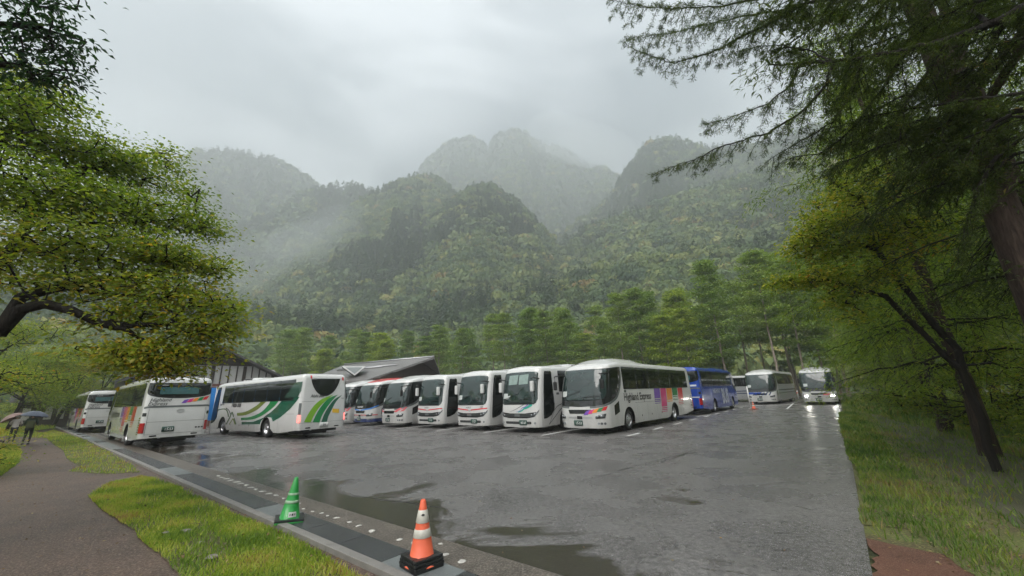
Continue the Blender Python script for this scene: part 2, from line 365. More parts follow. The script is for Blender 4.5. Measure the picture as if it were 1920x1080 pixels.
# ================================================================ GRASS (stuff)
def in_poly(P, x, y):
    P = np.array([(p.x, p.y) for p in P]); n = len(P); ins = np.zeros(len(x), bool); j = n-1
    for i in range(n):
        xi, yi, xj, yj = *P[i], *P[j]
        if yi != yj:
            cnd = ((yi > y) != (yj > y)) & (x < (xj-xi)*(y-yi)/(yj-yi)+xi); ins ^= cnd
        j = i
    return ins
def blades(P, dens, h, w, far=0, maxn=160000, rmax=1e9, rmin=0, patch=.0):
    X = np.array([(p.x, p.y) for p in P]); lo, hi = X.min(0), X.max(0)
    n = int(min(maxn*4, dens*(hi-lo).prod()))
    x = rng.uniform(lo[0], hi[0], n); y = rng.uniform(lo[1], hi[1], n)
    d = np.hypot(x, y); k = in_poly(P, x, y) & (d < rmax) & (d >= rmin)
    x, y = x[k][:maxn], y[k][:maxn]; n = len(x); d = np.hypot(x, y)
    s = np.sin(x*2.1+1.3)*np.cos(y*1.7)+np.sin(x*5.3+y*4.1)*.5
    if patch:
        k = rng.random(n) < np.clip(1-patch*(s+rng.normal(0, .25, n) > .12), .06, 1); x, y, d, s = x[k], y[k], d[k], s[k]; n = len(x)
    H = h*rng.uniform(.45, 1.25, n)*(1+.3*s); an = rng.uniform(0, 2*np.pi, n); wd = w*rng.uniform(.7, 1.4, n)
    ln = rng.uniform(.2, 1.0, n)*H; la = rng.uniform(0, 2*np.pi, n)
    dx, dy = np.cos(an)*wd/2, np.sin(an)*wd/2
    z0 = np.full(n, .0)
    A = np.stack([x-dx, y-dy, z0], 1); B = np.stack([x+dx, y+dy, z0], 1)
    C = np.stack([x+dx*.7+np.cos(la)*ln*.4, y+dy*.7+np.sin(la)*ln*.4, H*.6], 1); D = np.stack([x-dx*.7+np.cos(la)*ln*.4, y-dy*.7+np.sin(la)*ln*.4, H*.6], 1)
    E = np.stack([x+np.cos(la)*ln, y+np.sin(la)*ln, H], 1)
    V = np.stack([A, B, C, D, E], 1).reshape(-1, 3); i = np.arange(n)[:, None]*5
    g_ = np.sin(x*.9+2)*np.cos(y*1.3+x*.4); g2 = np.sin(x*3.1+y*2.2)*np.sin(y*4.3-x*1.1); t = np.clip(.56-.10*s+.20*g_+.26*g2+rng.normal(0, .17, n), 0, 1)
    return V, i+np.array([[0, 1, 2, 3]]), i+np.array([[3, 2, 4]]), np.repeat(t, 5)
M_GRASS = leaf_mat('grass_blades', [(0, (.08, .15, .02)), (.35, (.17, .26, .03)), (.65, (.32, .38, .055)), (.86, (.45, .40, .10)), (1, (.32, .20, .09))], .55, .4)
M_GRASSD = leaf_mat('dark_grass_blades', [(0, (.04, .09, .014)), (.4, (.09, .16, .02)), (.7, (.17, .23, .035)), (.9, (.26, .25, .06)), (1, (.2, .13, .06))], .5, .35)
def grass_obj(name, parts, label=None, m=M_GRASS):
    Vs, Q, T, ti = [], [], [], []; b = 0
    for V, q, t3, t in parts:
        Vs.append(V); Q.append(q+b); T.append(t3+b); ti.append(t); b += len(V)
    o = np_obj(name, np.concatenate(Vs), [np.concatenate(Q), np.concatenate(T)], m, tint=np.concatenate(ti)); tag(o, label, 'grass', kind='stuff'); return o
grass_obj('grass', [blades(LAWNS[0], 3800, .075, .011, maxn=100000, patch=.8), blades(LAWNS[1], 1200, .09, .016, maxn=40000, patch=.6), blades(LAWNS[3], 90, .12, .03, maxn=6000)], 'short wet yellow green grass beside the brown path')
grass_obj('meadow_grass', [blades(LAWNS[2], 900, .16, .016, maxn=50000), blades(LAWNS[4], 60, .3, .06, maxn=60000)], 'taller rough grass under the maples left of the path')
grass_obj('verge_grass', [blades(LAWNS[5], 4200, .075, .009, maxn=80000, rmax=12), blades(LAWNS[5], 300, .11, .03, maxn=20000, rmin=12, rmax=40), blades(VERGE3, 900, .11, .013, maxn=50000), blades([lot(-1.5, 2.0), lot(-1.3, 12), lot(-1.0, 24), lot(-1.4, 34), lot(-4.2, 34), lot(-4.4, 2.0)], 150, .12, .016, maxn=16000, patch=.7), blades(LAWNS[6], 260, .22, .03, maxn=60000, rmax=28), blades(LAWNS[6], 30, .3, .09, maxn=20000, rmin=28)], 'dark wet grass on the right verge and under the conifers', M_GRASSD)
# ================================================================ BUSES
def paint(name, col, rough=.22): return mat(name, col, rough, coat=.6, spec=.5, var=.06, vscale=2)
P_WHITE = paint('white_bus_paint', (.62, .62, .605))
def grime(m):
    t = m.node_tree; b = t.nodes['Principled BSDF']; src = b.inputs['Base Color'].links[0].from_socket; nn = t.nodes.new; l = t.links.new
    tc = nn('ShaderNodeTexCoord'); sp = nn('ShaderNodeSeparateXYZ'); l(tc.outputs['Object'], sp.inputs[0]); mr = nn('ShaderNodeMapRange'); l(sp.outputs[2], mr.inputs[0])
    mr.inputs[1].default_value = .25; mr.inputs[2].default_value = 1.5; mr.inputs[3].default_value = .75; mr.inputs[4].default_value = 0
    mp = nn('ShaderNodeMapping'); mp.inputs['Scale'].default_value = (3, 3, .8); n = nn('ShaderNodeTexNoise'); n.inputs['Scale'].default_value = 1.6; n.inputs['Detail'].default_value = 8; n.inputs['Roughness'].default_value = .7
    l(tc.outputs['Object'], mp.inputs[0]); l(mp.outputs[0], n.inputs[0]); mu = nn('ShaderNodeMath'); mu.operation = 'MULTIPLY'; l(mr.outputs[0], mu.inputs[0]); l(n.outputs[0], mu.inputs[1])
    x = nn('ShaderNodeMix'); x.data_type = 'RGBA'; x.inputs[7].default_value = (.20, .185, .16, 1); l(mu.outputs[0], x.inputs[0]); l(src, x.inputs[6]); l(x.outputs[2], b.inputs['Base Color'])
grime(P_WHITE); P_BLUE = paint('blue_bus_paint', (.012, .055, .34))
P_NAVY = paint('navy_paint', (.02, .035, .12)); P_LBLUE = paint('light_blue_paint', (.05, .22, .62))
P_SILVER = paint('silver_paint', (.40, .41, .41)); P_GREY = paint('grey_paint', (.12, .13, .13)); P_BLACK = paint('black_paint', (.010, .011, .011), .18)
P_PURPLE = paint('purple_paint', (.17, .07, .42)); P_PINK = paint('magenta_paint', (.62, .035, .20)); P_ORANGE = paint('orange_paint', (.75, .24, .03))
P_GREEN = paint('green_paint', (.012, .22, .06)); P_RED = paint('red_paint', (.58, .02, .03)); P_LIME = paint('lime_paint', (.19, .42, .02))
P_OLIVE = paint('olive_paint', (.16, .21, .03)); P_DKGREEN = paint('dark_green_paint', (.010, .10, .055)); P_FILM = paint('green_window_film', (.035, .085, .06), .12)
P_TEAL = paint('teal_paint', (.02, .33, .25)); P_ROSE = paint('rose_paint', (.66, .14, .16)); P_SAGE = paint('sage_paint', (.12, .17, .10)); P_YEL = paint('yellow_paint', (.70, .43, .02))
P_PALE = mat('pale_blind', (.22, .30, .27), .12, coat=1, var=.3, vscale=6)
P_CURTAIN = mat('teal_curtain', (.025, .10, .105), .25, coat=1, bump=.8, bscale=14, var=.5, vscale=9)
P_CARD = mat('white_card', (.55, .58, .56), .3, coat=.8)
M_GLASS = mat('dark_window_glass', (.008, .011, .010), .045, spec=.55, coat=0, var=.5, vscale=1.2)
M_WIND = mat('windshield_glass', (.018, .034, .032), .03, spec=.8, coat=.25, var=.8, vscale=1.6)
M_RUB = mat('tyre_rubber', (.018, .018, .018), .75, bump=.3, bscale=50); M_RIM = mat('steel_rim', (.45, .45, .46), .28, metal=.85); M_HUB = mat('dark_hub', (.06, .05, .045), .5, metal=.3)
M_TRIM = mat('black_trim', (.014, .014, .014), .45); M_UNDER = mat('underbody', (.02, .02, .02), .85)
M_LENS = mat('clear_lens', (.30, .32, .33), .08, metal=.5, coat=1); M_LENSD = mat('dark_lens', (.05, .055, .06), .1, coat=1)
M_REDL = mat('red_lens', (.35, .006, .010), .12, coat=1); M_REDLIT = mat('red_lens_lit', (.5, .02, .02), .2, coat=1, emit=(1, .12, .10), es=1.2)
M_LAMPON = mat('headlamp_lit', (.9, .9, .85), .2, emit=(1, .97, .88), es=45); M_AMBER = mat('amber_lens', (.55, .20, .02), .2, coat=1)
M_PLATE_G = mat('green_plate', (.02, .06, .045), .4); M_PLATE_W = mat('white_plate', (.6, .6, .58), .4); M_INK = mat('black_ink', (.015, .015, .015), .4); M_WINK = mat('white_ink', (.7, .7, .68), .4)

class Shell:
    def __init__(s, L=12.4, W=2.6, H=3.3, rf=.55, rr=.22, rake=.5, hump=0, Wb=6.3, fo=2.45, roof_front=.12):
        s.L, s.W, s.H, s.rf, s.rr, s.rake, s.hump, s.Wb, s.fo, s.rfr = L, W, H, rf, rr, rake, hump, Wb, fo, roof_front
        s.a = W/2-rf; s.q1 = s.a+math.pi/2*rf; s.q2 = s.q1+(L-rf-rr); s.q3 = s.q2+math.pi/2*rr; s.Q = s.q3+W/2-rr
        s.wx = [L/2-fo, L/2-fo-Wb]; s.Ra = .60
    def qs(s, x): return s.q1+(s.L/2-s.rf-x)
    def plan(s, q):
        while q > s.Q: q -= 2*s.Q
        while q < -s.Q: q += 2*s.Q
        sg = 1 if q >= 0 else -1; q = abs(q); L, W, rf, rr = s.L, s.W, s.rf, s.rr
        if q <= s.a: x, y, nx, ny = L/2, q, 1, 0
        elif q <= s.q1:
            t = (q-s.a)/rf; x, y, nx, ny = L/2-rf+rf*math.cos(t), W/2-rf+rf*math.sin(t), math.cos(t), math.sin(t)
        elif q <= s.q2: x, y, nx, ny = L/2-rf-(q-s.q1), W/2, 0, 1
        elif q <= s.q3:
            t = (q-s.q2)/rr; x, y, nx, ny = -L/2+rr-rr*math.sin(t), W/2-rr+rr*math.cos(t), -math.sin(t), math.cos(t)
        else: x, y, nx, ny = -L/2, W/2-rr-(q-s.q3), -1, 0
        if x > L/2-rf: x -= .10*(y/(W/2))**2*((x-(L/2-rf))/rf)
        return x, y*sg, nx, ny*sg
    def P(s, q, z, off=0.0):
        x, y, nx, ny = s.plan(q); L, H = s.L, s.H
        ins = 0.0; r = .24
        if z > H-r: ins = r-math.sqrt(max(0, r*r-(z-(H-r))**2))
        x += nx*(off-ins); y += ny*(off-ins)
        wf = max(0, min(1, (x-(L/2-2.0))/2.0)); wf = wf*wf*(3-2*wf)
        zz = max(0, z-1.15); x -= s.rake*(zz/2.1)**1.6*wf
        x += .05*max(0, (1.0-abs(z-.85)*1.6))*wf*(1-wf*.0)
        wr = max(0, min(1, (-L/2+1-x))); x += .10*(max(0, z-1.4)/1.9)**1.5*wr
        y *= 1-.055*(max(0, z-1.3)/2)**1.6
        if z < .6: y *= 1-.02*(.6-z)/.3
        # front roof edge dips a little
        z2 = z-s.rfr*max(0, (z-2.6)/.7)*wf
        return Vector((x, y, z2))
    def zbot(s, q):
        x, y, nx, ny = s.plan(q); zb = .30
        if abs(ny) > .9:
            for w in s.wx:
                d = abs(x-w)
                if d < s.Ra: zb = max(zb, .50+math.sqrt(s.Ra**2-d*d))
        if x > s.L/2-1: zb = .27
        if x < -s.L/2+2.0: zb = max(zb, .30+.16*min(1, (-s.L/2+2.0-x)/1.8))
        return zb
    def shell(s, mb, m, roofm=None):
        qs = list(np.linspace(0, s.a, 5))+list(np.linspace(s.a, s.q1, 10))[1:]
        side = set(np.round(np.linspace(s.q1, s.q2, 30), 4))
        for w in s.wx:
            qc = s.qs(w)
            side = {v for v in side if abs(v-qc) > s.Ra+.02}
            for k in range(17): side.add(round(qc-s.Ra*math.cos(math.pi*k/16), 4))
        side = {v for v in side if v > s.q1+.01}
        qs += sorted(side)+list(np.linspace(s.q2, s.q3, 6))[1:]+list(np.linspace(s.q3, s.Q, 5))[1:]
        ql = qs; full = ql+[-q for q in ql[::-1]][1:-1]         # closed loop, counter-clockwise
        zl = [0, .12, .3, .6, 1.0]; up = [1.45, 1.8, 2.15, 2.5, 2.8, s.H-.24, s.H-.17, s.H-.11, s.H-.06, s.H-.02, s.H]
        n = len(full); vs = []
        for q in full:
            zb = s.zbot(q)
            for t in zl: vs.append(s.P(q, zb+(1.2-zb)*t))
            for z in up: vs.append(s.P(q, z))
        m_ = len(zl)+len(up); fs = []
        for i in range(n):
            j = (i+1) % n
            for k in range(m_-1): fs.append([i*m_+k, j*m_+k, j*m_+k+1, i*m_+k+1])
        mb.add(vs, fs, m, True)
        # roof strips between the two sides
        h = len(ql); K = 6; rv = []
        for i in range(h):
            A = s.P(ql[i], s.H); B = s.P(-ql[i], s.H)
            for k in range(K+1):
                t = k/K; p = A.lerp(B, t); e = 1-(2*t-1)**2
                p.z += .05*e*min(1, (s.L/2-abs(p.x))*2+.1)+s.humpf(p.x)*min(1, e*1.6); rv.append(p)
        fs = [[i*(K+1)+k, i*(K+1)+k+1, (i+1)*(K+1)+k+1, (i+1)*(K+1)+k] for i in range(h-1) for k in range(K)]
        mb.add(rv, [f[::-1] for f in fs], roofm or m, True)
    def humpf(s, x):
        if not s.hump: return 0
        u = (s.L/2-.4-x)                       # metres behind the nose
        if u <= 0: return 0
        a = min(1, u/2.6); a = a*a*(3-2*a)
        b = max(0, min(1, (u-4.2)/1.0)); b = b*b*(3-2*b)
        return s.hump*a*(1-b*.85)
    def _bm2d(s, bm, off, mb, m, skirt=None, dz=.22):
        """bm lies in the (q, z) plane: cut it finely, wrap it round the shell"""
        bmesh.ops.triangulate(bm, faces=bm.faces[:])
        xs = [v.co.x for v in bm.verts]; ys = [v.co.y for v in bm.verts]
        cuts = []
        q = math.floor(min(xs)/.06)*.06
        while q < max(xs):
            a = abs(q) if abs(q) <= s.Q else 2*s.Q-abs(q)
            curved = s.a-.06 <= a <= s.q1+.06 or s.q2-.06 <= a <= s.q3+.06
            front = a < s.q1+1.6
            k = round(q/.06)
            if curved or (front and k % 4 == 0) or k % 12 == 0: cuts.append(((q, 0, 0), (1, 0, 0)))
            q += .06
        z = math.floor(min(ys)/dz)*dz
        while z < max(ys): cuts.append(((0, z, 0), (0, 1, 0))); z += dz
        for z in (s.H-.24, s.H-.17, s.H-.11, s.H-.06):
            if min(ys) < z < max(ys): cuts.append(((0, z, 0), (0, 1, 0)))
        for co, no in cuts:
            if (no[0] and min(xs)+1e-4 < co[0] < max(xs)-1e-4) or (no[1] and min(ys)+1e-4 < co[1] < max(ys)-1e-4):
                bmesh.ops.bisect_plane(bm, geom=bm.verts[:]+bm.edges[:]+bm.faces[:], plane_co=co, plane_no=no, dist=1e-5)
        for f in bm.faces:
            if f.normal.z < 0: f.normal_flip()
        inner = set()
        if skirt is not None:
            be = [e for e in bm.edges if len(e.link_faces) == 1]
            r = bmesh.ops.extrude_edge_only(bm, edges=be)
            inner = {g for g in r['geom'] if isinstance(g, bmesh.types.BMVert)}
        for v in bm.verts: v.co = s.P(v.co.x, v.co.y, skirt if v in inner else off)
        mb.bm(bm, m, True)
    def patch(s, mb, pts, m, off=.004, skirt=None, dz=.22):
        bm = bmesh.new(); ps = []
        for p in pts:
            if not ps or (abs(p[0]-ps[-1][0])+abs(p[1]-ps[-1][1])) > 1e-5: ps.append(p)
        bm.faces.new([bm.verts.new((p[0], p[1], 0)) for p in ps]); bm.normal_update()
        s._bm2d(bm, off, mb, m, skirt, dz)
    def text(s, mb, txt, q, z, h, m, off=.008, shear=0, wfac=1, bold=0, align='LEFT'):
        cu = bpy.data.curves.new('t', 'FONT'); cu.body = txt; cu.size = 1; cu.shear = shear; cu.offset = bold; cu.align_x = align
        cu.resolution_u = 2
        o = bpy.data.objects.new('t', cu); COL.objects.link(o)
        dg = bpy.context.evaluated_depsgraph_get(); me = bpy.data.meshes.new_from_object(o.evaluated_get(dg))
        bm = bmesh.new(); bm.from_mesh(me); bpy.data.objects.remove(o); bpy.data.meshes.remove(me)
        if not bm.faces: bm.free(); return
        for v in bm.verts: v.co = Vector((q+v.co.x*h*1.35*wfac, z+v.co.y*h*1.35, 0))
        bm.normal_update(); s._bm2d(bm, off, mb, m, None, .2 if h > .2 else 10)

def rrect(q0, q1, z0, z1, r=.08, n=4):
    pts = []
    for cx, cz, a0 in ((q1-r, z0+r, -90), (q1-r, z1-r, 0), (q0+r, z1-r, 90), (q0+r, z0+r, 180)):
        for k in range(n+1):
            a = R(a0+90*k/n); pts.append((cx+r*math.cos(a), cz+r*math.sin(a)))
    return pts
def ellipse(q, z, a, b, n=16): return [(q+a*math.cos(2*math.pi*k/n), z+b*math.sin(2*math.pi*k/n)) for k in range(n)]

def smooth(pts, n=5):
    out = []
    for i in range(len(pts)-1):
        p0 = pts[max(i-1, 0)]; p1 = pts[i]; p2 = pts[i+1]; p3 = pts[min(i+2, len(pts)-1)]
        for k in range(n):
            t = k/n; out.append(tuple(.5*((2*b)+(-a+c)*t+(2*a-5*b+4*c-d)*t*t+(-a+3*b-3*c+d)*t**3) for a, b, c, d in zip(p0, p1, p2, p3)))
    out.append(tuple(pts[-1])); return out

def wheel(bus, sh, x, side, front=True):
    y = side*(sh.W/2-.07); M = Matrix.Translation((x, y, .5)) @ Matrix.Rotation(R(-90)*side, 4, 'X')   # local +z points outwards
    mb = MB()
    mb.lathe([(.30, -.26), (.46, -.27), (.495, -.22), (.50, -.14), (.495, -.05), (.465, 0), (.40, .008), (.30, 0), (.285, -.05), (.285, -.2)], M_RUB, M, 28, True)
    w = mb.build('wheel', bus)
    mb = MB()
    if front: prof = [(.30, -.01), (.285, -.03), (.27, -.10), (.22, -.05), (.16, .0), (.13, .03), (.10, .035), (.09, .06), (.0001, .07)]
    else: prof = [(.30, -.01), (.285, -.03), (.26, -.14), (.20, -.16), (.13, -.15), (.12, -.04), (.10, -.01), (.0001, .0)]
    mb.lathe(prof, M_RIM, M, 24)
    for k in range(10):
        a = 2*math.pi*k/10; r = .17 if front else .16
        mb.lathe([(.016, -.16 if not front else -.03), (.016, -.11 if not front else .025), (.0001, -.105 if not front else .03)], M_HUB, M @ Matrix.Translation((r*math.cos(a), r*math.sin(a), 0)), 6)
    for k in range(8):                                   # hand holes
        a = 2*math.pi*(k+.5)/8; mb.lathe([(.026, -.078 if front else -.135), (.0001, -.078 if front else -.134)], M_HUB, M @ Matrix.Translation((.245*math.cos(a), .245*math.sin(a), 0)), 8)
    mb.build('rim', w)

def part(sh, bus, name, pts, m, off=.012, skirt=-.02, extra=None):
    mb = MB(); sh.patch(mb, pts, m, off, skirt)
    if extra: extra(mb)
    return mb.build(name, bus)

def plate(sh, bus, q, z, txt, base, ink):
    mb = MB(); sh.patch(mb, rrect(q-.23, q+.23, z, z+.23, .02), base, .035, -.02)
    sh.text(mb, txt, q+.03, z+.05, .12, ink, .039, wfac=.9, bold=.01, align='CENTER')
    sh.text(mb, '松本', q-.0, z+.165, .035, ink, .039, align='CENTER')
    mb.build('number_plate', bus)

def side_windows(sh, bus, x0, x1, z0, z1, n, sgn, frame=M_TRIM):
    """dark band of bonded glazing, one pane per part"""
    w = (x0-x1)/n
    for i in range(n):
        a = x0-i*w-.015; b = x0-(i+1)*w+.015
        qa, qb = sgn*sh.qs(a), sgn*sh.qs(b); lo, hi = min(qa, qb), max(qa, qb)
        mb = MB(); sh.patch(mb, rrect(lo, hi, z0, z1, .05), M_GLASS, .014, -.01); mb.build('window', bus)

def mirrors(sh, bus, style):
    for sg in (1, -1):
        if style == 'aero':
            p0 = sh.P(sg*1.25, 2.62, .02); c = Vector((sh.L/2+.02, sg*(1.02 if sg > 0 else 1.12), 2.24)); m = P_WHITE; d = (.17, .20, .52)
        else:
            p0 = sh.P(sg*1.45, 2.75, .02); c = Vector((sh.L/2+.02, sg*1.30, 2.2)); m = M_TRIM; d = (.12, .18, .42)
        mb = MB(); mb.box(c, d, m, 0, .055)
        o = mb.build('mirror', bus)
        mb = MB(); mb.tube([p0, (c.x+.02, p0.y*.98, 2.66), (c.x+.03, c.y, 2.64), (c.x, c.y, c.z+.2)], [.03, .03, .028, .022], M_TRIM, 7)
        mb.build('mirror_arm', o)

def make_bus(label, cat='bus', group=None, kind='selega', H=3.3, body=P_WHITE, roof=None, windows=True, livery=None, hump=.16, rake=.55, ac=None,
             lit=False, plate_txt='12-34', plate_g=True, nwin=6, film=None, rear='band', front_col=None, taillit=False, L=12.4, band=P_BLACK):
    sel = kind == 'selega'
    sh = Shell(L=L, H=H, rf=.62 if sel else .38, rake=rake if sel else .32, hump=hump, roof_front=.16 if sel else .06)
    bus = empty('bus', (0, 0, 0)); tag(bus, label, cat, group)
    k = H/3.3; zt = 3.02*k; L2 = sh.L/2; QS = sh.qs; Q = sh.Q
    mb = MB(); sh.shell(mb, body, roof)
    # livery and dark surrounds belong to the body
    if sel:
        def edge(sg):
            e = smooth([(0, 1.20), (sg*.85, 1.24), (sg*1.35, 1.34), (sg*QS(L2-1.15), 1.62), (sg*QS(L2-1.65), 2.1), (sg*QS(L2-1.85), 2.6), (sg*QS(L2-1.88), zt)], 6); return e
        er = edge(1); el = edge(-1)
        sh.patch(mb, er+[(sg_q, zt) for sg_q in (QS(L2-1.0), 1.2, 0)]+[(-1.2, zt), (-QS(L2-1.0), zt)]+el[::-1][:-1], band, .006)
        for sg in (1, -1):
            e = [p for p in edge(sg) if abs(p[0]) > .55]
            out_ = [(p[0]+sg*(.0 if i < 4 else .13*min(1, (i-3)/10)), p[1]-(.09 if i < 14 else .09*max(0, 1-(i-14)/12))) for i, p in enumerate(e)]
            poly = e+out_[::-1]; sh.patch(mb, poly if sg > 0 else poly[::-1], P_GREY if body is P_WHITE else body, .008)
        # nose: dark grille slot, lower slots
        sh.patch(mb, [(-.62, 1.08), (-.55, .90), (.55, .90), (.62, 1.08)], P_BLACK, .008)
        for zz in (.74, .69): sh.patch(mb, rrect(-.62, .62, zz, zz+.025, .01, 2), P_SILVER, .012)
        sh.patch(mb, rrect(-.14, .14, .66, .80, .02, 2), P_BLACK, .016)
        for sg in (1, -1):                                   # small window low on the door side
            q0, q1 = sorted((sg*QS(L2-.95), sg*QS(L2-1.45)))
            pz = [(q0, .78), (q1, .92), (q1, 1.42), (q0, 1.22)] if sg > 0 else [(q0, .92), (q1, .78), (q1, 1.22), (q0, 1.42)]
            sh.patch(mb, pz, P_BLACK, .008)
    else:
        sh.patch(mb, [(-1.16, 1.00), (-1.02, .76), (-.6, .70), (.6, .70), (1.02, .76), (1.16, 1.00), (.5, .93), (-.5, .93)], P_BLACK, .008)
        sh.patch(mb, rrect(-.85, .85, .42, .54, .04, 3), P_BLACK, .008)
        for zz in (.46, .50): sh.patch(mb, rrect(-.8, .8, zz, zz+.012, .004, 2), P_GREY, .012)
        for zz in (.78, .83, .88): sh.patch(mb, rrect(-.9, .9, zz, zz+.012, .004, 2), P_GREY, .012)
        sh.patch(mb, rrect(-.18, .18, .77, .90, .02, 2), P_GREY, .016)
    # rear
    if rear == 'band':
        sh.patch(mb, smooth([(Q-1.36, zt-.0), (Q-1.36, 2.55), (Q-.9, 2.34), (Q, 2.27), (Q+.9, 2.34), (Q+1.36, 2.55), (Q+1.36, zt)], 4), P_BLACK, .006)
        sh.patch(mb, [(Q-1.32, 1.80), (Q-1.15, 1.84), (Q+1.15, 1.84), (Q+1.32, 1.80), (Q+1.32, 1.90), (Q+1.15, 1.93), (Q-1.15, 1.93), (Q-1.32, 1.90)], P_GREY, .010)
        sh.patch(mb, rrect(Q-1.34, Q-1.16, 1.46, 1.62, .02), P_BLACK, .008); sh.patch(mb, rrect(Q+1.16, Q+1.34, 1.46, 1.62, .02), P_BLACK, .008)
        for zz in (.62, 1.18): sh.patch(mb, rrect(Q-1.1, Q+1.1, zz, zz+.012, .004, 2), P_GREY, .006)
        for sg in (-1, 1): sh.patch(mb, rrect(Q+sg*1.1-.006, Q+sg*1.1+.006, .63, 1.8, .004, 2), P_GREY, .006)
        # emblem
        e = ellipse(Q+.1, 1.66, .15, .085, 20); i_ = ellipse(Q+.1, 1.66, .12, .06, 20)
        for j in range(20):
            j2 = (j+1) % 20; sh.patch(mb, [i_[j], e[j], e[j2], i_[j2]], M_RIM, .014)
        sh.patch(mb, rrect(Q-.0, Q+.2, 1.65, 1.67, .004, 2), M_RIM, .014)
        for zz in range(8):
            for sg in (1, -1):
                q0, q1 = sorted((sg*QS(-L2+.28), sg*QS(-L2+.66))); zc = .62+zz*.105
                sh.patch(mb, [(q0, zc), (q1, zc-.0), (q1, zc+.055), (q0, zc+.055)], P_BLACK, .006)
    for sg in (-1, 1): sh.patch(mb, rrect(Q+sg*.78-.13, Q+sg*.78+.13, .52, .58, .02, 2), P_BLACK, .008)
    # panel seams low on the sides
    for sg in (1, -1):
        for x in (L2-3.4, L2-4.7, L2-6.0, L2-7.3, L2-10.2):
            q = sg*QS(x); sh.patch(mb, rrect(q-.006, q+.006, .34, 1.25, .003, 2), P_GREY, .004)
        q0, q1 = sorted((sg*QS(L2-3.2), sg*QS(-L2+.5))); sh.patch(mb, rrect(q0, q1, 1.26, 1.272, .004, 2), P_GREY, .004)
        for x in (L2-3.9, L2-5.2, L2-6.6):
            q = sg*QS(x); sh.patch(mb, ellipse(q, .62, .035, .05, 8), P_BLACK, .006)
        q = sg*QS(L2-2.15 if sel else L2-1.7); sh.patch(mb, rrect(q-.05+sg*.0, q+.2, 1.79, 1.90, .02, 2), P_GREY, .006)
    if livery: livery(sh, mb)
    body_o = mb.build('body', bus)
    mb = MB(); mb.box((0, 0, .75), (sh.L-.5, sh.W-.75, .86), M_UNDER)
    mb.box((-L2+1.3, .1, .36), (1.6, 1.3, .3), M_UNDER, 0, .05); mb.tube([(-L2+.6, .5, .42), (-L2+.25, .5, .40)], .06, M_RIM, 8)
    mb.build('chassis', bus)
    for x, fr in ((sh.wx[0], True), (sh.wx[1], False)):
        for sd in (1, -1): wheel(bus, sh, x, sd, fr)
    # glazing
    if sel:
        def wedge(mb_): pass
        ws = [(-1.42, 1.56), (-.8, 1.49), (0, 1.46), (.8, 1.49), (1.30, 1.56), (1.36, 1.8), (1.36, zt-.14), (1.28, zt-.05), (.6, zt-.02), (-.6, zt-.02), (-1.36, zt-.05), (-1.48, zt-.14), (-1.48, 1.8)]
        wo = part(sh, bus, 'windshield', ws, M_WIND, .014, -.01)
        for sg in (1, -1):
            e = [p for p in edge(sg) if abs(p[0]) > 1.5 and p[1] < zt-.05]; e = [(p[0]-sg*.05, p[1]+.04) for p in e]
            s0 = sg*1.50
            poly = [(s0, 1.50)]+e+[(e[-1][0], zt-.03), (s0, zt-.03)]
            if sg > 0 or True: part(sh, bus, 'side_glass', poly if sg > 0 else poly[::-1], M_GLASS, .014, -.01)
        x0 = L2-2.08
    else:
        ws = [(-1.0, 1.36), (1.0, 1.36), (1.12, 1.44), (1.20, 1.62), (1.20, zt-.12), (1.13, zt-.03), (.6, zt+.01), (-.6, zt+.01), (-1.16, zt-.03), (-1.26, zt-.12), (-1.26, 1.62), (-1.16, 1.44)]
        wo = part(sh, bus, 'windshield', ws, M_WIND, .014, -.01)
        for sg in (1, -1):
            qa, qb = QS(L2-.50), QS(L2-1.42)
            pl = [(qa, .66), (qa+.25, .68), (qa+.62, .80), (qb-.02, 1.05), (qb, 1.35), (qb-.08, 2.2), (qb-.16, zt-.06), (qb-.24, zt), (qa+.06, zt), (qa, zt-.06)]
            pl = [(sg*q, z) for q, z in pl]; part(sh, bus, 'side_glass', pl if sg > 0 else pl[::-1], M_GLASS, .014, -.01)
        x0 = L2-1.92
    if windows:
        for sg in (1, -1): side_windows(sh, bus, x0, -L2+.75, 1.94*k, zt+.02, nwin, sg)
    # wipers, cards behind the glass
    for q0, q1, zz in ((-.95, .05, 1.62), (.1, 1.0, 1.62)):
        mb = MB(); mb.tube([sh.P((q0+q1)/2-.3, 1.50, .03), sh.P(q0+.1, zz, .045)], .012, M_TRIM, 5)
        mb.tube([sh.P(q0+(q1-q0)*t, zz+.30*t*(1 if q0 < 0 else .2), .035) for t in (0, .25, .5, .75, 1)], .012, M_TRIM, 5); mb.build('wiper', bus)
    mb = MB(); sh.patch(mb, rrect(-1.05, -.72, 1.66, 1.92, .02), P_CARD, .018); mb.build('route_card', bus)
    # headlights
    for sg in (1, -1):
        if sel: pl = [(sg*.80, .68), (sg*1.22, .70), (sg*1.30, .90), (sg*.98, .86), (sg*.80, .78)]
        else: pl = [(sg*.84, .80), (sg*1.05, .78), (sg*1.24, .98), (sg*1.30, 1.10), (sg*1.16, 1.00)]
        pl = pl if sg > 0 else pl[::-1]
        hl = part(sh, bus, 'headlight', pl, M_LENSD, .018, -.01)
        for dq, rr_ in ((.90, .05), (1.06, .055)):
            mb = MB()
            c_ = sh.P(sg*dq, .79 if sel else .86+(.05 if dq > 1 else 0), .02); p_ = sh.plan(sg*dq)
            M = Matrix.Translation(c_) @ Vector((p_[2], p_[3], 0)).to_track_quat('Z', 'Y').to_matrix().to_4x4()
            mb.lathe([(rr_, 0), (rr_*.95, .015), (rr_*.5, .03), (.0001, .034)], M_LAMPON if lit else M_LENS, M, 12)
            mb.build('bulb', hl)
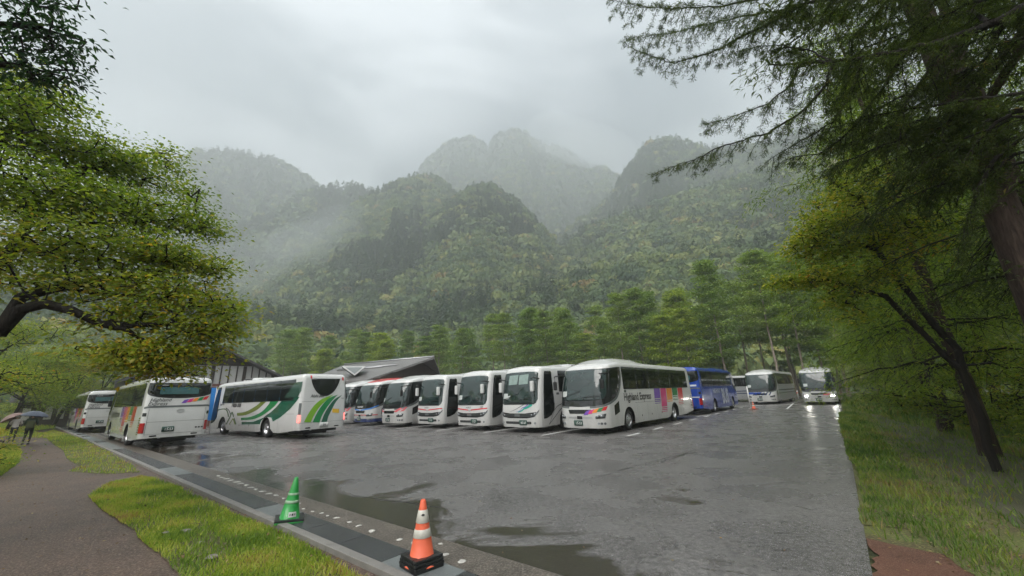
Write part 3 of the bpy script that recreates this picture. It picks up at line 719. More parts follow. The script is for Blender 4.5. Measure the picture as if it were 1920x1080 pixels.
        for j, dq in enumerate(((.92, 1.05, 1.2) if sel else (1.05,))):
            c_ = sh.P(sg*dq, .47, .0); p_ = sh.plan(sg*dq)
            M = Matrix.Translation(c_) @ Vector((p_[2], p_[3], 0)).to_track_quat('Z', 'Y').to_matrix().to_4x4()
            mb = MB(); mb.lathe([(.055, 0), (.055, .02), (.045, .02), (.04, .008), (.0001, .012)], M_LENSD if j else M_LENS, M, 12); mb.build('fog_light', bus)
        # tail lights
        if rear == 'band':
            part(sh, bus, 'tail_light', rrect(Q+sg*1.27-.13, Q+sg*1.27+.13, .70, 1.16, .03), M_REDL, .02, -.01)
        else:
            mb = MB(); sh.patch(mb, rrect(Q+sg*1.27-.06, Q+sg*1.27+.06, 1.22, 1.80, .03), P_GREY, .014, -.01)
            sh.patch(mb, rrect(Q+sg*1.27-.07, Q+sg*1.27+.07, .84, 1.2, .03), M_REDLIT if taillit else M_REDL, .02, -.01); mb.build('tail_light', bus)
    if rear == 'band':
        part(sh, bus, 'rear_window', [(Q-1.24, zt-.03), (Q-1.24, 2.56), (Q-.9, 2.40), (Q, 2.33), (Q+.9, 2.40), (Q+1.24, 2.56), (Q+1.24, zt-.03)], M_GLASS, .014, -.01)
        mb = MB(); sh.patch(mb, rrect(Q-.85, Q+.72, 2.47, 2.80, .03), P_CURTAIN, .018); mb.build('curtain', bus)
    elif rear == 'bowl':
        U = smooth([(Q-.86, zt+.03), (Q-.74, 2.72), (Q-.5, 2.36), (Q-.2, 2.16), (Q, 2.13), (Q+.2, 2.16), (Q+.5, 2.36), (Q+.74, 2.72), (Q+.86, zt+.03)], 3)
        part(sh, bus, 'rear_window', U, M_GLASS, .014, -.01)
    plate(sh, bus, Q-.27 if rear == 'band' else Q+.05, .72 if rear == 'band' else .55, plate_txt, M_PLATE_G if plate_g else M_PLATE_W, M_WINK if plate_g else M_INK)
    plate(sh, bus, -.1 if sel else .35, .38, plate_txt, M_PLATE_G, M_WINK)
    mirrors(sh, bus, kind)
    if ac:
        x0_, x1_, hh = ac; mb = MB()
        zr = sh.H+.02; w = sh.W*.42
        secs = [(x0_, .02, w*.75), (x0_-.25, hh*.7, w*.95), (x0_-.7, hh, w), (x1_+.7, hh, w), (x1_+.15, hh*.6, w*.97), (x1_, .02, w*.9)]
        vs = []; 
        for x, h_, ww in secs:
            for yy, zz in ((-ww, 0), (-ww*.96, h_*.75), (-ww*.8, h_), (0, h_*1.12), (ww*.8, h_), (ww*.96, h_*.75), (ww, 0)): vs.append((x, yy, zr-.05+zz))
        fs = [[i*7+j, i*7+j+1, (i+1)*7+j+1, (i+1)*7+j] for i in range(len(secs)-1) for j in range(6)]
        fs.append([0, 1, 2, 3, 4, 5, 6]); mb.add(vs, fs, roof or body, True)
        for sg in (1, -1):
            xs = np.linspace(x0_-.7, x1_+.8, 4)
            for a_, b_ in zip(xs[:-1], xs[1:]): mb.box(((a_+b_)/2, sg*(w*.985), zr+.03), (abs(b_-a_)*.82, .06, hh*.42), M_TRIM, 0, .015)
        mb.build('air_conditioner', bus)
    return bus, sh

def place(bus, c, heading, sc=1.0):
    bus.location = (c[0], c[1], 0); bus.rotation_euler = (0, 0, R(heading)); bus.scale = (sc, sc, sc)

# ---- liveries
def liv_highland(sh, mb):
    QS, L2, Q = sh.qs, sh.L/2, sh.Q
    bars = [(P_PURPLE, 1.95, 1.40), (P_PINK, 1.95, .92), (P_ORANGE, 1.95, 1.26), (P_GREEN, 1.95, 1.50), (P_RED, 1.95, 1.22)]
    for sg in (1, -1):
        for i, (m, zt, zb) in enumerate(bars):
            x = L2-5.85-i*.95; sk = .14
            def quad(z0, z1, x=x):
                f = lambda z: (1.95-z)*sk
                a = [(sg*QS(x+f(z0)), z0), (sg*QS(x-.86+f(z0)), z0), (sg*QS(x-.86+f(z1)), z1), (sg*QS(x+f(z1)), z1)]
                return a if sg > 0 else a[::-1]
            sh.patch(mb, quad(zb, zt), m, .006)
            for k, t in enumerate((.05, .04, .03)):
                z1 = zb-.05-k*.10
                if abs(x-.43-sh.wx[1]) > 1.1 or z1-t > 1.15: sh.patch(mb, quad(z1-t, z1), m, .006)
    sh.text(mb, 'Highland Express', QS(L2-2.0), 1.40, .38, M_INK, .010, wfac=.93, bold=.018)
    sh.text(mb, 'Highland Express', -QS(-L2+9.6), 1.40, .38, M_INK, .010, wfac=.93, bold=.018)
    cols = [P_PURPLE, P_PINK, P_ORANGE, P_GREEN, P_RED]
    for i, m in enumerate(cols):                     # ribbon on the nose
        q = .35+i*.21; z = .86+i*.045; sh.patch(mb, [(q-.14, z-.02), (q+.10, z), (q+.22, z+.22-i*.01), (q+.0, z+.14)], m, .01)
    for i, m in enumerate(cols):                     # ribbon under the rear window
        q = Q+.08+i*.21; z = 2.02+i*.035; sh.patch(mb, [(q-.02, z), (q+.17, z+.01), (q+.28, z+.20), (q+.09, z+.16-.0)], m, .012)
    sh.text(mb, 'Highland', Q-1.16, 2.13, .17, M_INK, .010, shear=.3, bold=.01); sh.text(mb, 'Express', Q-1.2, 1.95, .17, M_INK, .010, shear=.3, bold=.01)
    sh.text(mb, 'HIGHLAND', Q-.8, 2.88, .05, M_WINK, .022)
    for k in range(3): sh.patch(mb, rrect(Q+.78+k*.12, Q+.86+k*.12, .80, .87, .01, 2), M_INK, .01)

def green_side(X, Y):
    xs = [105, 200, 300, 400, 500, 620, 700, 800, 945]; ms = [0, 2.45, 4.3, 6.0, 7.4, 8.75, 9.75, 10.9, 12.4]
    m = float(np.interp(X, xs, ms)); yg = 842+.102*X; yt = 365-.145*X
    return m, 3.3*(yg-Y)/(yg-yt)
def green_rear(X, Y):
    yg = 912-.19*(X-950); yt = 232-.033*(X-950); return (X-1195)/190.0, 3.3*(yg-Y)/(yg-yt)
def liv_green(sh, mb):
    QS, L2, Q = sh.qs, sh.L/2, sh.Q
    def sd(pts, m, off=.006):
        pl = []
        for X, Y in pts: a, z = green_side(X, Y); pl.append((QS(L2-a), z))
        ar = sum(pl[i][0]*pl[(i+1) % len(pl)][1]-pl[(i+1) % len(pl)][0]*pl[i][1] for i in range(len(pl)))
        pl = pl if ar > 0 else pl[::-1]
        sh.patch(mb, pl, m, off); sh.patch(mb, [(-q, z) for q, z in pl[::-1]], m, off)
    def rr_(pts, m, off=.008):
        pl = []
        for X, Y in pts: u, z = green_rear(X, Y); pl.append((Q+u, z))
        ar = sum(pl[i][0]*pl[(i+1) % len(pl)][1]-pl[(i+1) % len(pl)][0]*pl[i][1] for i in range(len(pl)))
        sh.patch(mb, pl if ar > 0 else pl[::-1], m, off)
    lo = smooth([(320, 680), (400, 672), (500, 622), (570, 560), (622, 505)], 4); hi = smooth([(320, 650), (390, 638), (470, 592), (530, 540), (550, 508)], 4); sd(lo+hi[::-1], P_OLIVE)
    hi = smooth([(360, 700), (450, 690), (560, 640), (625, 565), (648, 500)], 4); lo = smooth([(362, 722), (480, 714), (590, 668), (680, 590), (736, 497)], 4); sd(lo+hi[::-1], P_GREEN)
    sd([(370, 740), (480, 741), (590, 700), (660, 645), (700, 598), (752, 525), (778, 492), (930, 486), (900, 540), (850, 612), (760, 698), (690, 742), (672, 700), (600, 690), (568, 730), (558, 766), (375, 766)], P_DKGREEN)
    sd([(778, 492), (815, 425), (862, 330), (938, 318), (936, 420), (915, 488)], P_FILM, .018)
    # mountain lines and the grey sweep round the front wheel
    def stroke(pts, w, m, off):
        for (x0, y0), (x1, y1) in zip(pts[:-1], pts[1:]):
            dx, dy = x1-x0, y1-y0; l = math.hypot(dx, dy); nx, ny = -dy/l*w/2, dx/l*w/2
            sd([(x0+nx, y0+ny), (x1+nx, y1+ny), (x1-nx, y1-ny), (x0-nx, y0-ny)], m, off)
    stroke(smooth([(140, 640), (170, 615), (210, 612), (235, 640), (250, 690)], 3), 11, P_SAGE, .006)
    stroke(smooth([(215, 600), (245, 625), (265, 665)], 3), 8, P_GREY, .007)
    stroke([(240, 765), (262, 700), (275, 640), (300, 700), (325, 765)], 11, P_SAGE, .009)
    stroke([(280, 765), (310, 655), (340, 720), (368, 765)], 9, P_WHITE, .011); stroke([(268, 765), (292, 705), (318, 765)], 7, P_OLIVE, .012)
    a, z = green_side(262, 582); sh.text(mb, 'Nohi Bus', QS(L2-a), z-.06, .33, M_INK, .012, shear=.5, wfac=.85, bold=.02)
    a, z = green_side(182, 570); sh.text(mb, '455', QS(L2-a), z, .17, M_INK, .012, bold=.02)
    rr_(smooth([(1003, 730), (1040, 640), (1090, 555), (1170, 480), (1290, 432)], 3)+smooth([(1290, 432), (1230, 478), (1150, 560), (1100, 650), (1072, 725)], 3)[1:], P_LIME)
    rr_(smooth([(1090, 722), (1120, 640), (1170, 550), (1240, 470), (1335, 430)], 3)+smooth([(1335, 430), (1270, 500), (1215, 580), (1180, 650), (1160, 720)], 3)[1:], P_GREEN)
    rr_(smooth([(1178, 718), (1200, 640), (1240, 560), (1300, 480), (1385, 428)], 3)+smooth([(1385, 428), (1320, 500), (1275, 590), (1250, 650), (1238, 712)], 3)[1:], P_DKGREEN)
    u, z = green_rear(1042, 478); sh.text(mb, 'Nohi Bus', Q+u, z, .17, M_INK, .012, shear=.5, wfac=.85, bold=.02)
    rr_([(1285, 612), (1285, 572), (1360, 570), (1360, 610)], P_YEL, .012)
    for X in (1033, 1392): rr_([(X-9, 247), (X+9, 247), (X+9, 280), (X-9, 280)], P_RED, .012)
    for zz, a_, b_ in ((.80, -1.22, 1.22), (1.86, -1.2, -.55)): sh.patch(mb, rrect(Q+a_, Q+b_, zz, zz+.012, .004, 2), P_GREY, .006)
    sh.text(mb, 'S455', Q+.95, 1.95, .07, M_INK, .01)

def liv_rose(sh, mb):
    QS, L2, Q = sh.qs, sh.L/2, sh.Q
    for sg in (1, -1):
        q0 = .62; pl = [(sg*.55, 1.02), (sg*.80, .98), (sg*1.2, 1.22), (sg*1.02, 1.26)]; sh.patch(mb, pl if sg > 0 else pl[::-1], P_ROSE, .012)
        pl = [(sg*1.05, 1.02), (sg*1.3, 1.05), (sg*1.55, 1.30), (sg*1.38, 1.30)]; sh.patch(mb, pl if sg > 0 else pl[::-1], P_ROSE, .012)
        q0, q1 = sorted((sg*QS(L2-3.2), sg*QS(-L2+1.2))); sh.patch(mb, rrect(q0, q1, 1.45, 1.6, .03), P_ROSE, .006)
def liv_redblue(sh, mb):
    QS, L2, Q = sh.qs, sh.L/2, sh.Q
    sh.patch(mb, [(-1.7, .74), (1.7, .74), (1.7, .80), (-1.7, .80)], P_RED, .012)
    sh.patch(mb, [(-1.75, .28), (1.75, .28), (1.75, .52), (-1.75, .52)], P_NAVY, .010)
    for sg in (1, -1):
        pl = [(sg*.1, 1.08), (sg*1.0, 1.16), (sg*1.7, 1.4), (sg*1.7, 1.48), (sg*1.0, 1.24), (sg*.1, 1.16)]; sh.patch(mb, pl if sg > 0 else pl[::-1], P_LBLUE, .012)
        q0, q1 = sorted((sg*1.75, sg*QS(L2-1.9))); sh.patch(mb, [(q0, .30), (q1, .30), (q1, .52), (q0, .52)], P_NAVY, .006)
    sh.text(mb, 'HIGHWAY', -.45, 1.30, .12, M_WINK, .02, bold=.02)
def liv_redline(sh, mb, num='327', word='ALPICO'):
    for sg in (1, -1):
        pl = [(0, 1.06), (sg*1.25, 1.16), (sg*1.25, 1.22), (sg*.15, 1.13), (0, 1.09)]; sh.patch(mb, pl if sg > 0 else pl[::-1], P_RED, .008)
        QS, L2 = sh.qs, sh.L/2
        q0, q1 = sorted((sg*QS(L2-1.6), sg*QS(-L2+.4))); sh.patch(mb, rrect(q0, q1, 1.14, 1.20, .01), P_RED, .006)
    sh.patch(mb, [(-.12, 1.08), (0, 1.0), (.12, 1.08), (0, 1.12)], P_SILVER, .014)
    sh.text(mb, word, -.30, 1.20, .085, M_INK, .01, shear=.3, bold=.01)
    if num: sh.text(mb, num, .82, 1.21, .085, M_INK, .01, bold=.02)
def liv_redline_plain(sh, mb): liv_redline(sh, mb, '', 'ALPICO')
def liv_teal(sh, mb):
    QS, L2, Q = sh.qs, sh.L/2, sh.Q
    def band(pts, w, m):
        c_ = smooth(pts, 4); n = len(c_); up = []; dn = []
        for i, (q, z) in enumerate(c_):
            ww = w*(.25+.75*i/(n-1)); up.append((q, z+ww/2)); dn.append((q+ww*.3, z-ww/2))
        sh.patch(mb, dn+up[::-1], m, .010)
    band([(.05, .99), (.28, 1.06), (.42, 1.16), (.62, 1.22), (.90, 1.36)], .13, P_TEAL)
    band([(-.08, .99), (.20, 1.08), (.30, 1.19), (.50, 1.25), (.66, 1.36)], .05, P_PURPLE)
    band([(-.55, .99), (-.2, 1.10), (.1, 1.22), (.40, 1.36)], .04, P_GREY)
    for o_ in (0, .35):
        c_ = smooth([(QS(L2-.9), .35), (QS(L2-1.5), .75+o_), (QS(L2-2.1), 1.10+o_*.6), (QS(L2-3.0), 1.32+o_*.5), (QS(L2-4.5), 1.45+o_*.5)], 4)
        for sg in (1, -1):
            pl = [(sg*q, z-.02) for q, z in c_]+[(sg*q, z+.03) for q, z in c_[::-1]]; sh.patch(mb, pl if sg > 0 else pl[::-1], P_GREY, .006)
def liv_blue(sh, mb):
    QS, L2, Q = sh.qs, sh.L/2, sh.Q
    sh.text(mb, 'BUS', -QS(L2-6.3), .62, 1.25, P_PALEINK, .012, wfac=.80, bold=.03)
    sh.text(mb, 'HIGHWAY', -QS(L2-8.9), 1.45, .40, P_PALEINK, .010, wfac=.9, bold=.02)
    sh.text(mb, 'BUS', QS(L2-3.2), .62, 1.25, P_PALEINK, .012, wfac=.80, bold=.03)
    sh.patch(mb, rrect(Q-1.1, Q+1.1, 2.02, 2.14, .02), P_PALEINK, .008); sh.text(mb, '長野 信州', Q-.9, 1.86, .06, P_PALEINK, .01)
    sh.patch(mb, rrect(Q+.1, Q+.42, 1.5, 1.75, .03), P_PALEINK, .008); sh.text(mb, '品', Q+.18, 1.57, .1, P_BLUE, .012)
    sh.patch(mb, rrect(Q-1.0, Q+1.2, 1.22, 1.28, .01), P_PALEINK, .008)
    random.seed(3)
    for x in np.arange(L2-2.6, -L2+.9, -.42):            # stars and figures strung along the window band
        for sg in (1, -1):
            q = sg*QS(x); s_ = random.uniform(.05, .12); n_ = random.choice((5, 7)); sh.patch(mb, [(q+s_*(1.3 if j % 2 else .55)*math.cos(j*math.pi/n_), 2.48+s_*(1 if j % 2 else .45)*math.sin(j*math.pi/n_)) for j in range(2*n_)], P_PALEINK, .02)
P_PALEINK = paint('pale_lettering', (.62, .64, .68))
def liv_stripe(sh, mb):
    QS, L2, Q = sh.qs, sh.L/2, sh.Q
    sh.patch(mb, [(-1.6, .98), (-.3, 1.0), (.3, 1.18), (-1.6, 1.18)], P_BLUE, .010)
    for i in range(6):
        q = -.7+i*.28; sh.patch(mb, [(q, .88), (q+.10, .88), (q+.28, 1.16), (q+.18, 1.16)], P_NAVY, .012)
    for sg in (1, -1):
        q0, q1 = sorted((sg*QS(L2-1.9), sg*QS(-L2+.3))); sh.patch(mb, rrect(q0, q1, .40, 1.9, .03), P_SILVER, .004)
        for zz in (1.0, 1.3): sh.patch(mb, rrect(q0, q1, zz, zz+.10, .03), P_NAVY, .006)
def liv_plain(sh, mb):
    sh.patch(mb, [(.3, .84), (.75, .86), (.82, 1.02), (.35, .98)], P_ROSE, .012)

e12 = lambda a, b: lot(a, b)
# Highland Express coach and its two sisters
hb, sh = make_bus('white coach with rainbow bars on its flank, at the right end of the row', group='white coaches with rainbow bars', livery=liv_highland, plate_txt='13-53', hump=.20)
hb2 = copy_tree(hb); hb2['label'] = 'white rainbow barred coach seen from behind, parked at the kerb nearest the path'
hb3 = copy_tree(hb); hb3['label'] = 'farthest left white coach, rear view, beyond the coach at the kerb'
place(hb, (7.04, 23.55), 229); place(hb2, (-21.35, 23.5), 141, .985); place(hb3, (-39.3, 37.4), 142)
gb, sh = make_bus('white coach with green swooshes and a bowl shaped rear window', rear='bowl', kind='aero', livery=liv_green, hump=0, plate_txt='64', plate_g=False, ac=(2.4, -.2, .16), taillit=True)
place(gb, (-15.4, 25.2), 144.5)
rb, sh = make_bus('white coach with rose flashes on its nose, left of the red line coaches', group='coaches parked in the row', livery=liv_rose, plate_txt='21-08')
place(rb, e12(24.2, 22.2), 232)
rb2 = copy_tree(rb); rb2['label'] = 'white coach with rose nose flashes, half hidden behind the green swoosh coach'; place(rb2, e12(31.9, 22.4), 232)
cb, sh = make_bus('white coach with red roof and red and blue bumper lines', group='coaches parked in the row', livery=liv_redblue, body=P_WHITE, roof=P_RED, plate_txt='30-16'); place(cb, e12(28.1, 22.3), 232)
eb, sh = make_bus('white coach with thin red line and number 327 on its front', group='coaches parked in the row', kind='aero', livery=liv_redline, hump=0, ac=(3.4, -3.4, .20), plate_txt='3-27'); place(eb, (1.35, 27.7), 230)
db, sh = make_bus('white coach with thin red line but no number, left of coach 327', group='coaches parked in the row', kind='aero', livery=liv_redline_plain, hump=0, ac=(3.4, -3.4, .20), plate_txt='1-16'); place(db, (-1.75, 30.5), 231)
fb, sh = make_bus('white coach with teal and purple waves under its windshield', group='coaches parked in the row', kind='aero', livery=liv_teal, hump=0, ac=(3.4, -3.4, .20), plate_txt='46-67')
mb = MB()
for q0, q1 in ((-.72, -.08), (.02, .62)): sh.patch(mb, [(q0, 2.35), (q1, 2.37), (q1+.03, 2.88), (q0, 2.86)], P_PALE, .018)
mb.build('sun_blind', fb)
mb = MB(); sh.patch(mb, [(-.9, 1.62), (-.68, 1.64), (-.5, 1.82), (-.75, 1.78)], P_CARD, .018); mb.build('route_card', fb)
place(fb, (4.15, 25.3), 229)
bb, sh = make_bus('blue coach with big pale BUS lettering on its side, seen from behind', H=3.42, body=P_BLUE, livery=liv_blue, hump=.15, plate_txt='50-21', rear='band', band=P_BLACK); place(bb, (16.45, 34.7), 50)
wb, sh = make_bus('white coach with blue bonnet slashes at the far end of the lot', livery=liv_stripe, group='coaches at the far end', plate_txt='70-12'); place(wb, (30.6, 47.6), 227, 1.06)
wb2 = copy_tree(wb); wb2['label'] = 'white coach mostly hidden between the blue coach and the far white coach'; place(wb2, (28.6, 53.2), 205, 1.0)
vb, sh = make_bus('white coach driving up the right lane with its headlights shining', livery=liv_plain, group='coaches at the far end', lit=True, plate_txt='88-10'); place(vb, (32.6, 42.6), 230, 1.02)
# ================================================================ MOUNTAINS: ridges one behind the other round the valley
def vnoise(x, y, seed=0):
    xi, yi = np.floor(x).astype(int), np.floor(y).astype(int); xf, yf = x-xi, y-yi
    u, v = xf*xf*(3-2*xf), yf*yf*(3-2*yf)
    def h(a, b):
        n = (a*374761393+b*668265263+seed*1442695041) & 0x7fffffff
        n = (n ^ (n >> 13))*1274126177 & 0x7fffffff
        return ((n ^ (n >> 16)) & 0xffff)/65535.0
    return (h(xi, yi)*(1-u)+h(xi+1, yi)*u)*(1-v)+(h(xi, yi+1)*(1-u)+h(xi+1, yi+1)*u)*v
def fbm(x, y, o=4, seed=0):
    s = 0; a = .5
    for i in range(o): s = s+a*vnoise(x*2**i, y*2**i, seed+i); a *= .5
    return s
def azel(x, y):
    d = ray(x, y); return math.degrees(math.atan2(d.x, d.y)), math.atan2(d.z, math.hypot(d.x, d.y))
# (photo outline of each ridge, distance of its crest, distance of its foot, spur depth)
RIDGES = {
 'far_peak': ([(560,470),(690,430),(760,370),(781,340),(786,326),(800,300),(812,292),(832,276),(846,267),(866,264),(884,260),(899,266),(909,272),(916,284),(921,266),(930,254),(944,251),(960,247),(976,247),(990,254),(1000,264),(1012,282),(1028,294),(1046,300),(1066,314),(1085,318),(1110,322),(1130,318),(1150,330),(1200,345),(1260,365),(1320,400)], 980, 560, .16, 3),
 'far_shoulder': ([(900,330),(960,290),(1010,268),(1045,275),(1100,312),(1160,345),(1230,380)], 1250, 1000, .1, 9),
 'left_dome': ([(-150,470),(60,420),(230,350),(340,305),(365,292),(410,288),(455,292),(510,303),(555,325),(590,352),(620,372),(680,420),(720,470),(800,560)], 900, 520, .12, 5),
 'left_ridge': ([(230,540),(330,500),(430,440),(520,405),(570,370),(620,360),(660,358),(705,366),(735,400),(790,470),(840,540)], 690, 400, .14, 7),
 'right_shoulder': ([(1030,470),(1090,420),(1140,385),(1165,338),(1195,300),(1215,276),(1240,268),(1285,272),(1320,285),(1400,285),(1460,270),(1560,230),(1700,240),(1900,260),(2100,300)], 640, 330, .15, 11),
 'centre_ridge': ([(730,500),(790,440),(830,400),(870,370),(900,358),(925,362),(960,385),(1000,420),(1025,450),(1050,480),(1100,510),(1180,520),(1300,520),(1400,520)], 400, 190, .14, 13),
 'front_ridge': ([(300,640),(400,590),(450,560),(500,530),(560,490),(610,450),(660,400),(700,375),(745,350),(790,338),(820,345),(850,370),(880,420),(930,480),(1000,520)], 520, 210, .15, 17),
 'right_slope': ([(860,560),(960,520),(1060,470),(1110,440),(1170,420),(1240,390),(1320,370),(1400,350),(1500,310),(1650,290),(1900,300),(2200,350)], 420, 170, .17, 23),
 'foot_slope': ([(-400,600),(-100,590),(200,600),(330,600),(440,610),(520,615),(640,625),(740,620),(860,600),(980,570),(1100,535),(1230,500),(1350,490),(1500,470),(1700,480),(2100,500)], 230, 125, .1, 31)}
ridge_surf = {}
def ridge(name, spec):
    px, Dr, Df, amp, seed = spec
    ae = sorted(azel(*p) for p in px); az = np.array([a for a, _ in ae]); te = np.array([math.tan(e) for _, e in ae])
    n = int((az[-1]-az[0])/.28)+2; A = np.linspace(az[0], az[-1], n); T = np.interp(A, az, te)
    T = T*(1+.016*(fbm(A*1.1+seed, A*0+3.3, 4, seed)-.47)*2)
    ts = np.concatenate([np.linspace(0, 1, 42), [1.06, 1.15, 1.3]])
    AA, TT = np.meshgrid(A, ts, indexing='ij'); ar = np.radians(AA)
    sp = fbm(AA*.42*Dr/500+seed, TT*1.3+seed, 4, seed)-.47          # spurs and gullies running downhill
    sp2 = fbm(AA*1.5*Dr/500+seed, TT*6+seed, 3, seed+5)-.45
    D = Df+(Dr-Df)*TT+ sp*amp*Dr*1.1*np.sin(np.clip(TT, 0, 1)*math.pi)
    zr = (T*Dr+CZ)[:, None]; prof = np.where(TT <= 1, np.clip(TT, 0, 1)**1.12, 1-(TT-1)*1.4)
    Z = zr*prof+(sp*amp*.8+sp2*.05)*zr*np.sin(np.clip(TT, 0, 1)*math.pi)*1.0+np.where(TT < .02, -8, 0)
    X, Y = np.sin(ar)*D, np.cos(ar)*D
    V = np.stack([X, Y, Z], -1); m = len(ts)
    i = np.arange(n-1)[:, None]*m+np.arange(m-1)[None, :]; i = i.ravel()
    o = np_obj(name, V.reshape(-1, 3), np.stack([i, i+1, i+m+1, i+m], 1), M_HILL, smooth=True); tag(o, kind='structure')
    ridge_surf[name] = V
    return V
M_HILL = ground_mat('wooded_slope', (.035, .055, .025), (.018, .03, .016), (.07, .075, .06), .6, 1.2, .95, .3)
for k, v in RIDGES.items(): ridge(k, v)

# ---- the woods on the slopes: one mass nobody could count
M_WOOD = leaf_mat('mountain_foliage', [(0, (.035, .066, .042)), (.3, (.065, .108, .054)), (.52, (.11, .16, .062)), (.72, (.17, .21, .075)), (.86, (.25, .27, .085)), (.96, (.31, .28, .09)), (1, (.25, .18, .065))], .7, .2, .2)
def crown_round(nf, seed):
    r = np.random.default_rng(seed); out = []; 
    lob = r.normal(size=(6, 3)); lob /= np.linalg.norm(lob, axis=1)[:, None]; lob[:, 2] = abs(lob[:, 2])*.7
    for i in range(nf):
        l = lob[i % 6]*.5; d = r.normal(size=3); d /= np.linalg.norm(d); d[2] = abs(d[2])*1.0-.25
        c_ = l+d*.5*r.uniform(.75, 1.05); c_ = c_*np.array([1, 1, .85])+[0, 0, .55]
        n_ = d+r.normal(0, .45, 3); n_ /= np.linalg.norm(n_); a = np.cross(n_, r.normal(size=3)); a /= np.linalg.norm(a); b = np.cross(n_, a)
        s_ = r.uniform(.16, .30)*(60/max(nf, 30))**.5; out.append([c_+a*s_, c_-a*s_*.5+b*s_*.8, c_-a*s_*.5-b*s_*.8])
    return np.array(out)
def crown_conifer(nf, seed):
    r = np.random.default_rng(seed); out = []
    for i in range(nf):
        h = 1-abs(r.beta(1.1, 1.5)); h = r.uniform(0, 1)**1.2; rad = .42*(1-h)**.8*r.uniform(.5, 1.1); a = r.uniform(0, 6.283)
        c_ = np.array([math.cos(a)*rad, math.sin(a)*rad, .15+h*1.75]); o_ = np.array([math.cos(a), math.sin(a), -.45]); s_ = (.13+.20*(1-h))*(60/max(nf, 30))**.5
        t_ = np.array([-math.sin(a), math.cos(a), r.uniform(-.2, .2)]); out.append([c_-o_*s_*.6, c_+o_*s_+t_*s_*.5, c_+o_*s_-t_*s_*.5])
    return np.array(out)
def forest(name, surf, count, size, seed, nf, yellow=0., conif=.5, label=None, rows=(0.0, 1.0)):
    r = np.random.default_rng(seed); V = ridge_surf[surf]; n, m, _ = V.shape
    m1 = m-3
    # sample by area
    P = V[:, :m1]; dA = np.linalg.norm(P[1:, :-1]-P[:-1, :-1], axis=-1)*np.linalg.norm(P[:-1, 1:]-P[:-1, :-1], axis=-1)
    ti = np.linspace(0, 1, m1)[:-1]; dA = dA*((ti >= rows[0]) & (ti <= rows[1]))[None, :]
    pr = dA.ravel()/dA.sum(); idx = r.choice(len(pr), count, p=pr); i, j = idx//(m1-1), idx % (m1-1)
    u, v = r.random(count)[:, None], r.random(count)[:, None]
    pts = (P[i, j]*(1-u)+P[i+1, j]*u)*(1-v)+(P[i, j+1]*(1-u)+P[i+1, j+1]*u)*v
    # a close row along the crest
    cn = int(count*.06); ci = r.integers(0, n-1, cn); cu = r.random(cn)[:, None]; cp = V[ci, m1-1]*(1-cu)+V[ci+1, m1-1]*cu
    pts = np.concatenate([pts, cp]); N_ = len(pts)
    w = fbm(pts[:, 0]/70+seed, pts[:, 1]/70, 4, seed); w2 = fbm(pts[:, 0]/22+seed, pts[:, 1]/22, 2, seed+3)
    hh = np.clip(pts[:, 2]/ (V[..., 2].max()+1), 0, 1)
    isc = (w+.25*(hh-.5)+r.normal(0, .10, N_)) > (1-conif)*.9+.02
    base = np.where(isc, .20, .55)+r.normal(0, .15, N_)+yellow*(1-hh)*.26+(w2-.47)*.5*(~isc)
    base = np.where((~isc) & (r.random(N_) < .05+yellow*.22), base+.28, base)
    Vs, tt = [], []
    K = 5
    for var in range(K):
        for c in (0, 1):
            k = np.where((np.arange(N_) % K == var) & (isc == bool(c)))[0]
            if not len(k): continue
            tm = crown_conifer(nf, seed*10+var) if c else crown_round(nf, seed*10+var)
            s_ = size*r.uniform(.65, 1.3, len(k))*(1.0 if not c else .9); a = r.uniform(0, 6.283, len(k)); ca, sa = np.cos(a), np.sin(a)
            t = tm.reshape(-1, 3)
            X = (t[None, :, 0]*ca[:, None]-t[None, :, 1]*sa[:, None])*s_[:, None]; Y = (t[None, :, 0]*sa[:, None]+t[None, :, 1]*ca[:, None])*s_[:, None]
            Z = t[None, :, 2]*s_[:, None]*r.uniform(.85, 1.25, len(k))[:, None]-s_[:, None]*.15
            Vs.append((np.stack([X, Y, Z], -1)+pts[k][:, None, :]).reshape(-1, 3))
            f = base[k][:, None]+r.normal(0, .05, (len(k), nf)); tt.append(np.repeat(f.ravel(), 3))
    Vv = np.concatenate(Vs); F = np.arange(len(Vv)).reshape(-1, 3)
    o = np_obj(name, Vv, F, M_WOOD, tint=np.clip(np.concatenate(tt), 0, 1)); tag(o, label, 'woods', kind='stuff'); return o
forest('mountain_woods', 'far_peak', 8200, 9, 1, 24, 0, .45, 'grey hazy woods on the far central peak')
forest('mountain_woods', 'far_shoulder', 900, 16, 2, 24, 0, .6, 'faint woods on the shoulder behind the peak')
forest('mountain_woods', 'left_dome', 5200, 10, 3, 26, 0, .5, 'hazy woods on the rounded hill at the left')
forest('mountain_woods', 'left_ridge', 2600, 11, 4, 34, .1, .5, 'misty woods on the low ridge left of centre')
forest('mountain_woods', 'right_shoulder', 5600, 9, 5, 34, .05, .5, 'misty woods on the steep right shoulder')
forest('mountain_woods', 'front_ridge', 6200, 8.5, 6, 90, .12, .48, 'dark conifer woods on the front ridge left of centre')
forest('mountain_woods', 'centre_ridge', 5200, 7.6, 7, 100, .12, .46, 'dark woods on the cone shaped spur in the centre')
forest('mountain_woods', 'right_slope', 4600, 9.5, 8, 110, .42, .30, 'yellow green broadleaf woods on the right slope')
forest('mountain_woods', 'foot_slope', 3300, 8.0, 9, 200, .22, .4, 'mixed green woods at the foot of the mountain')
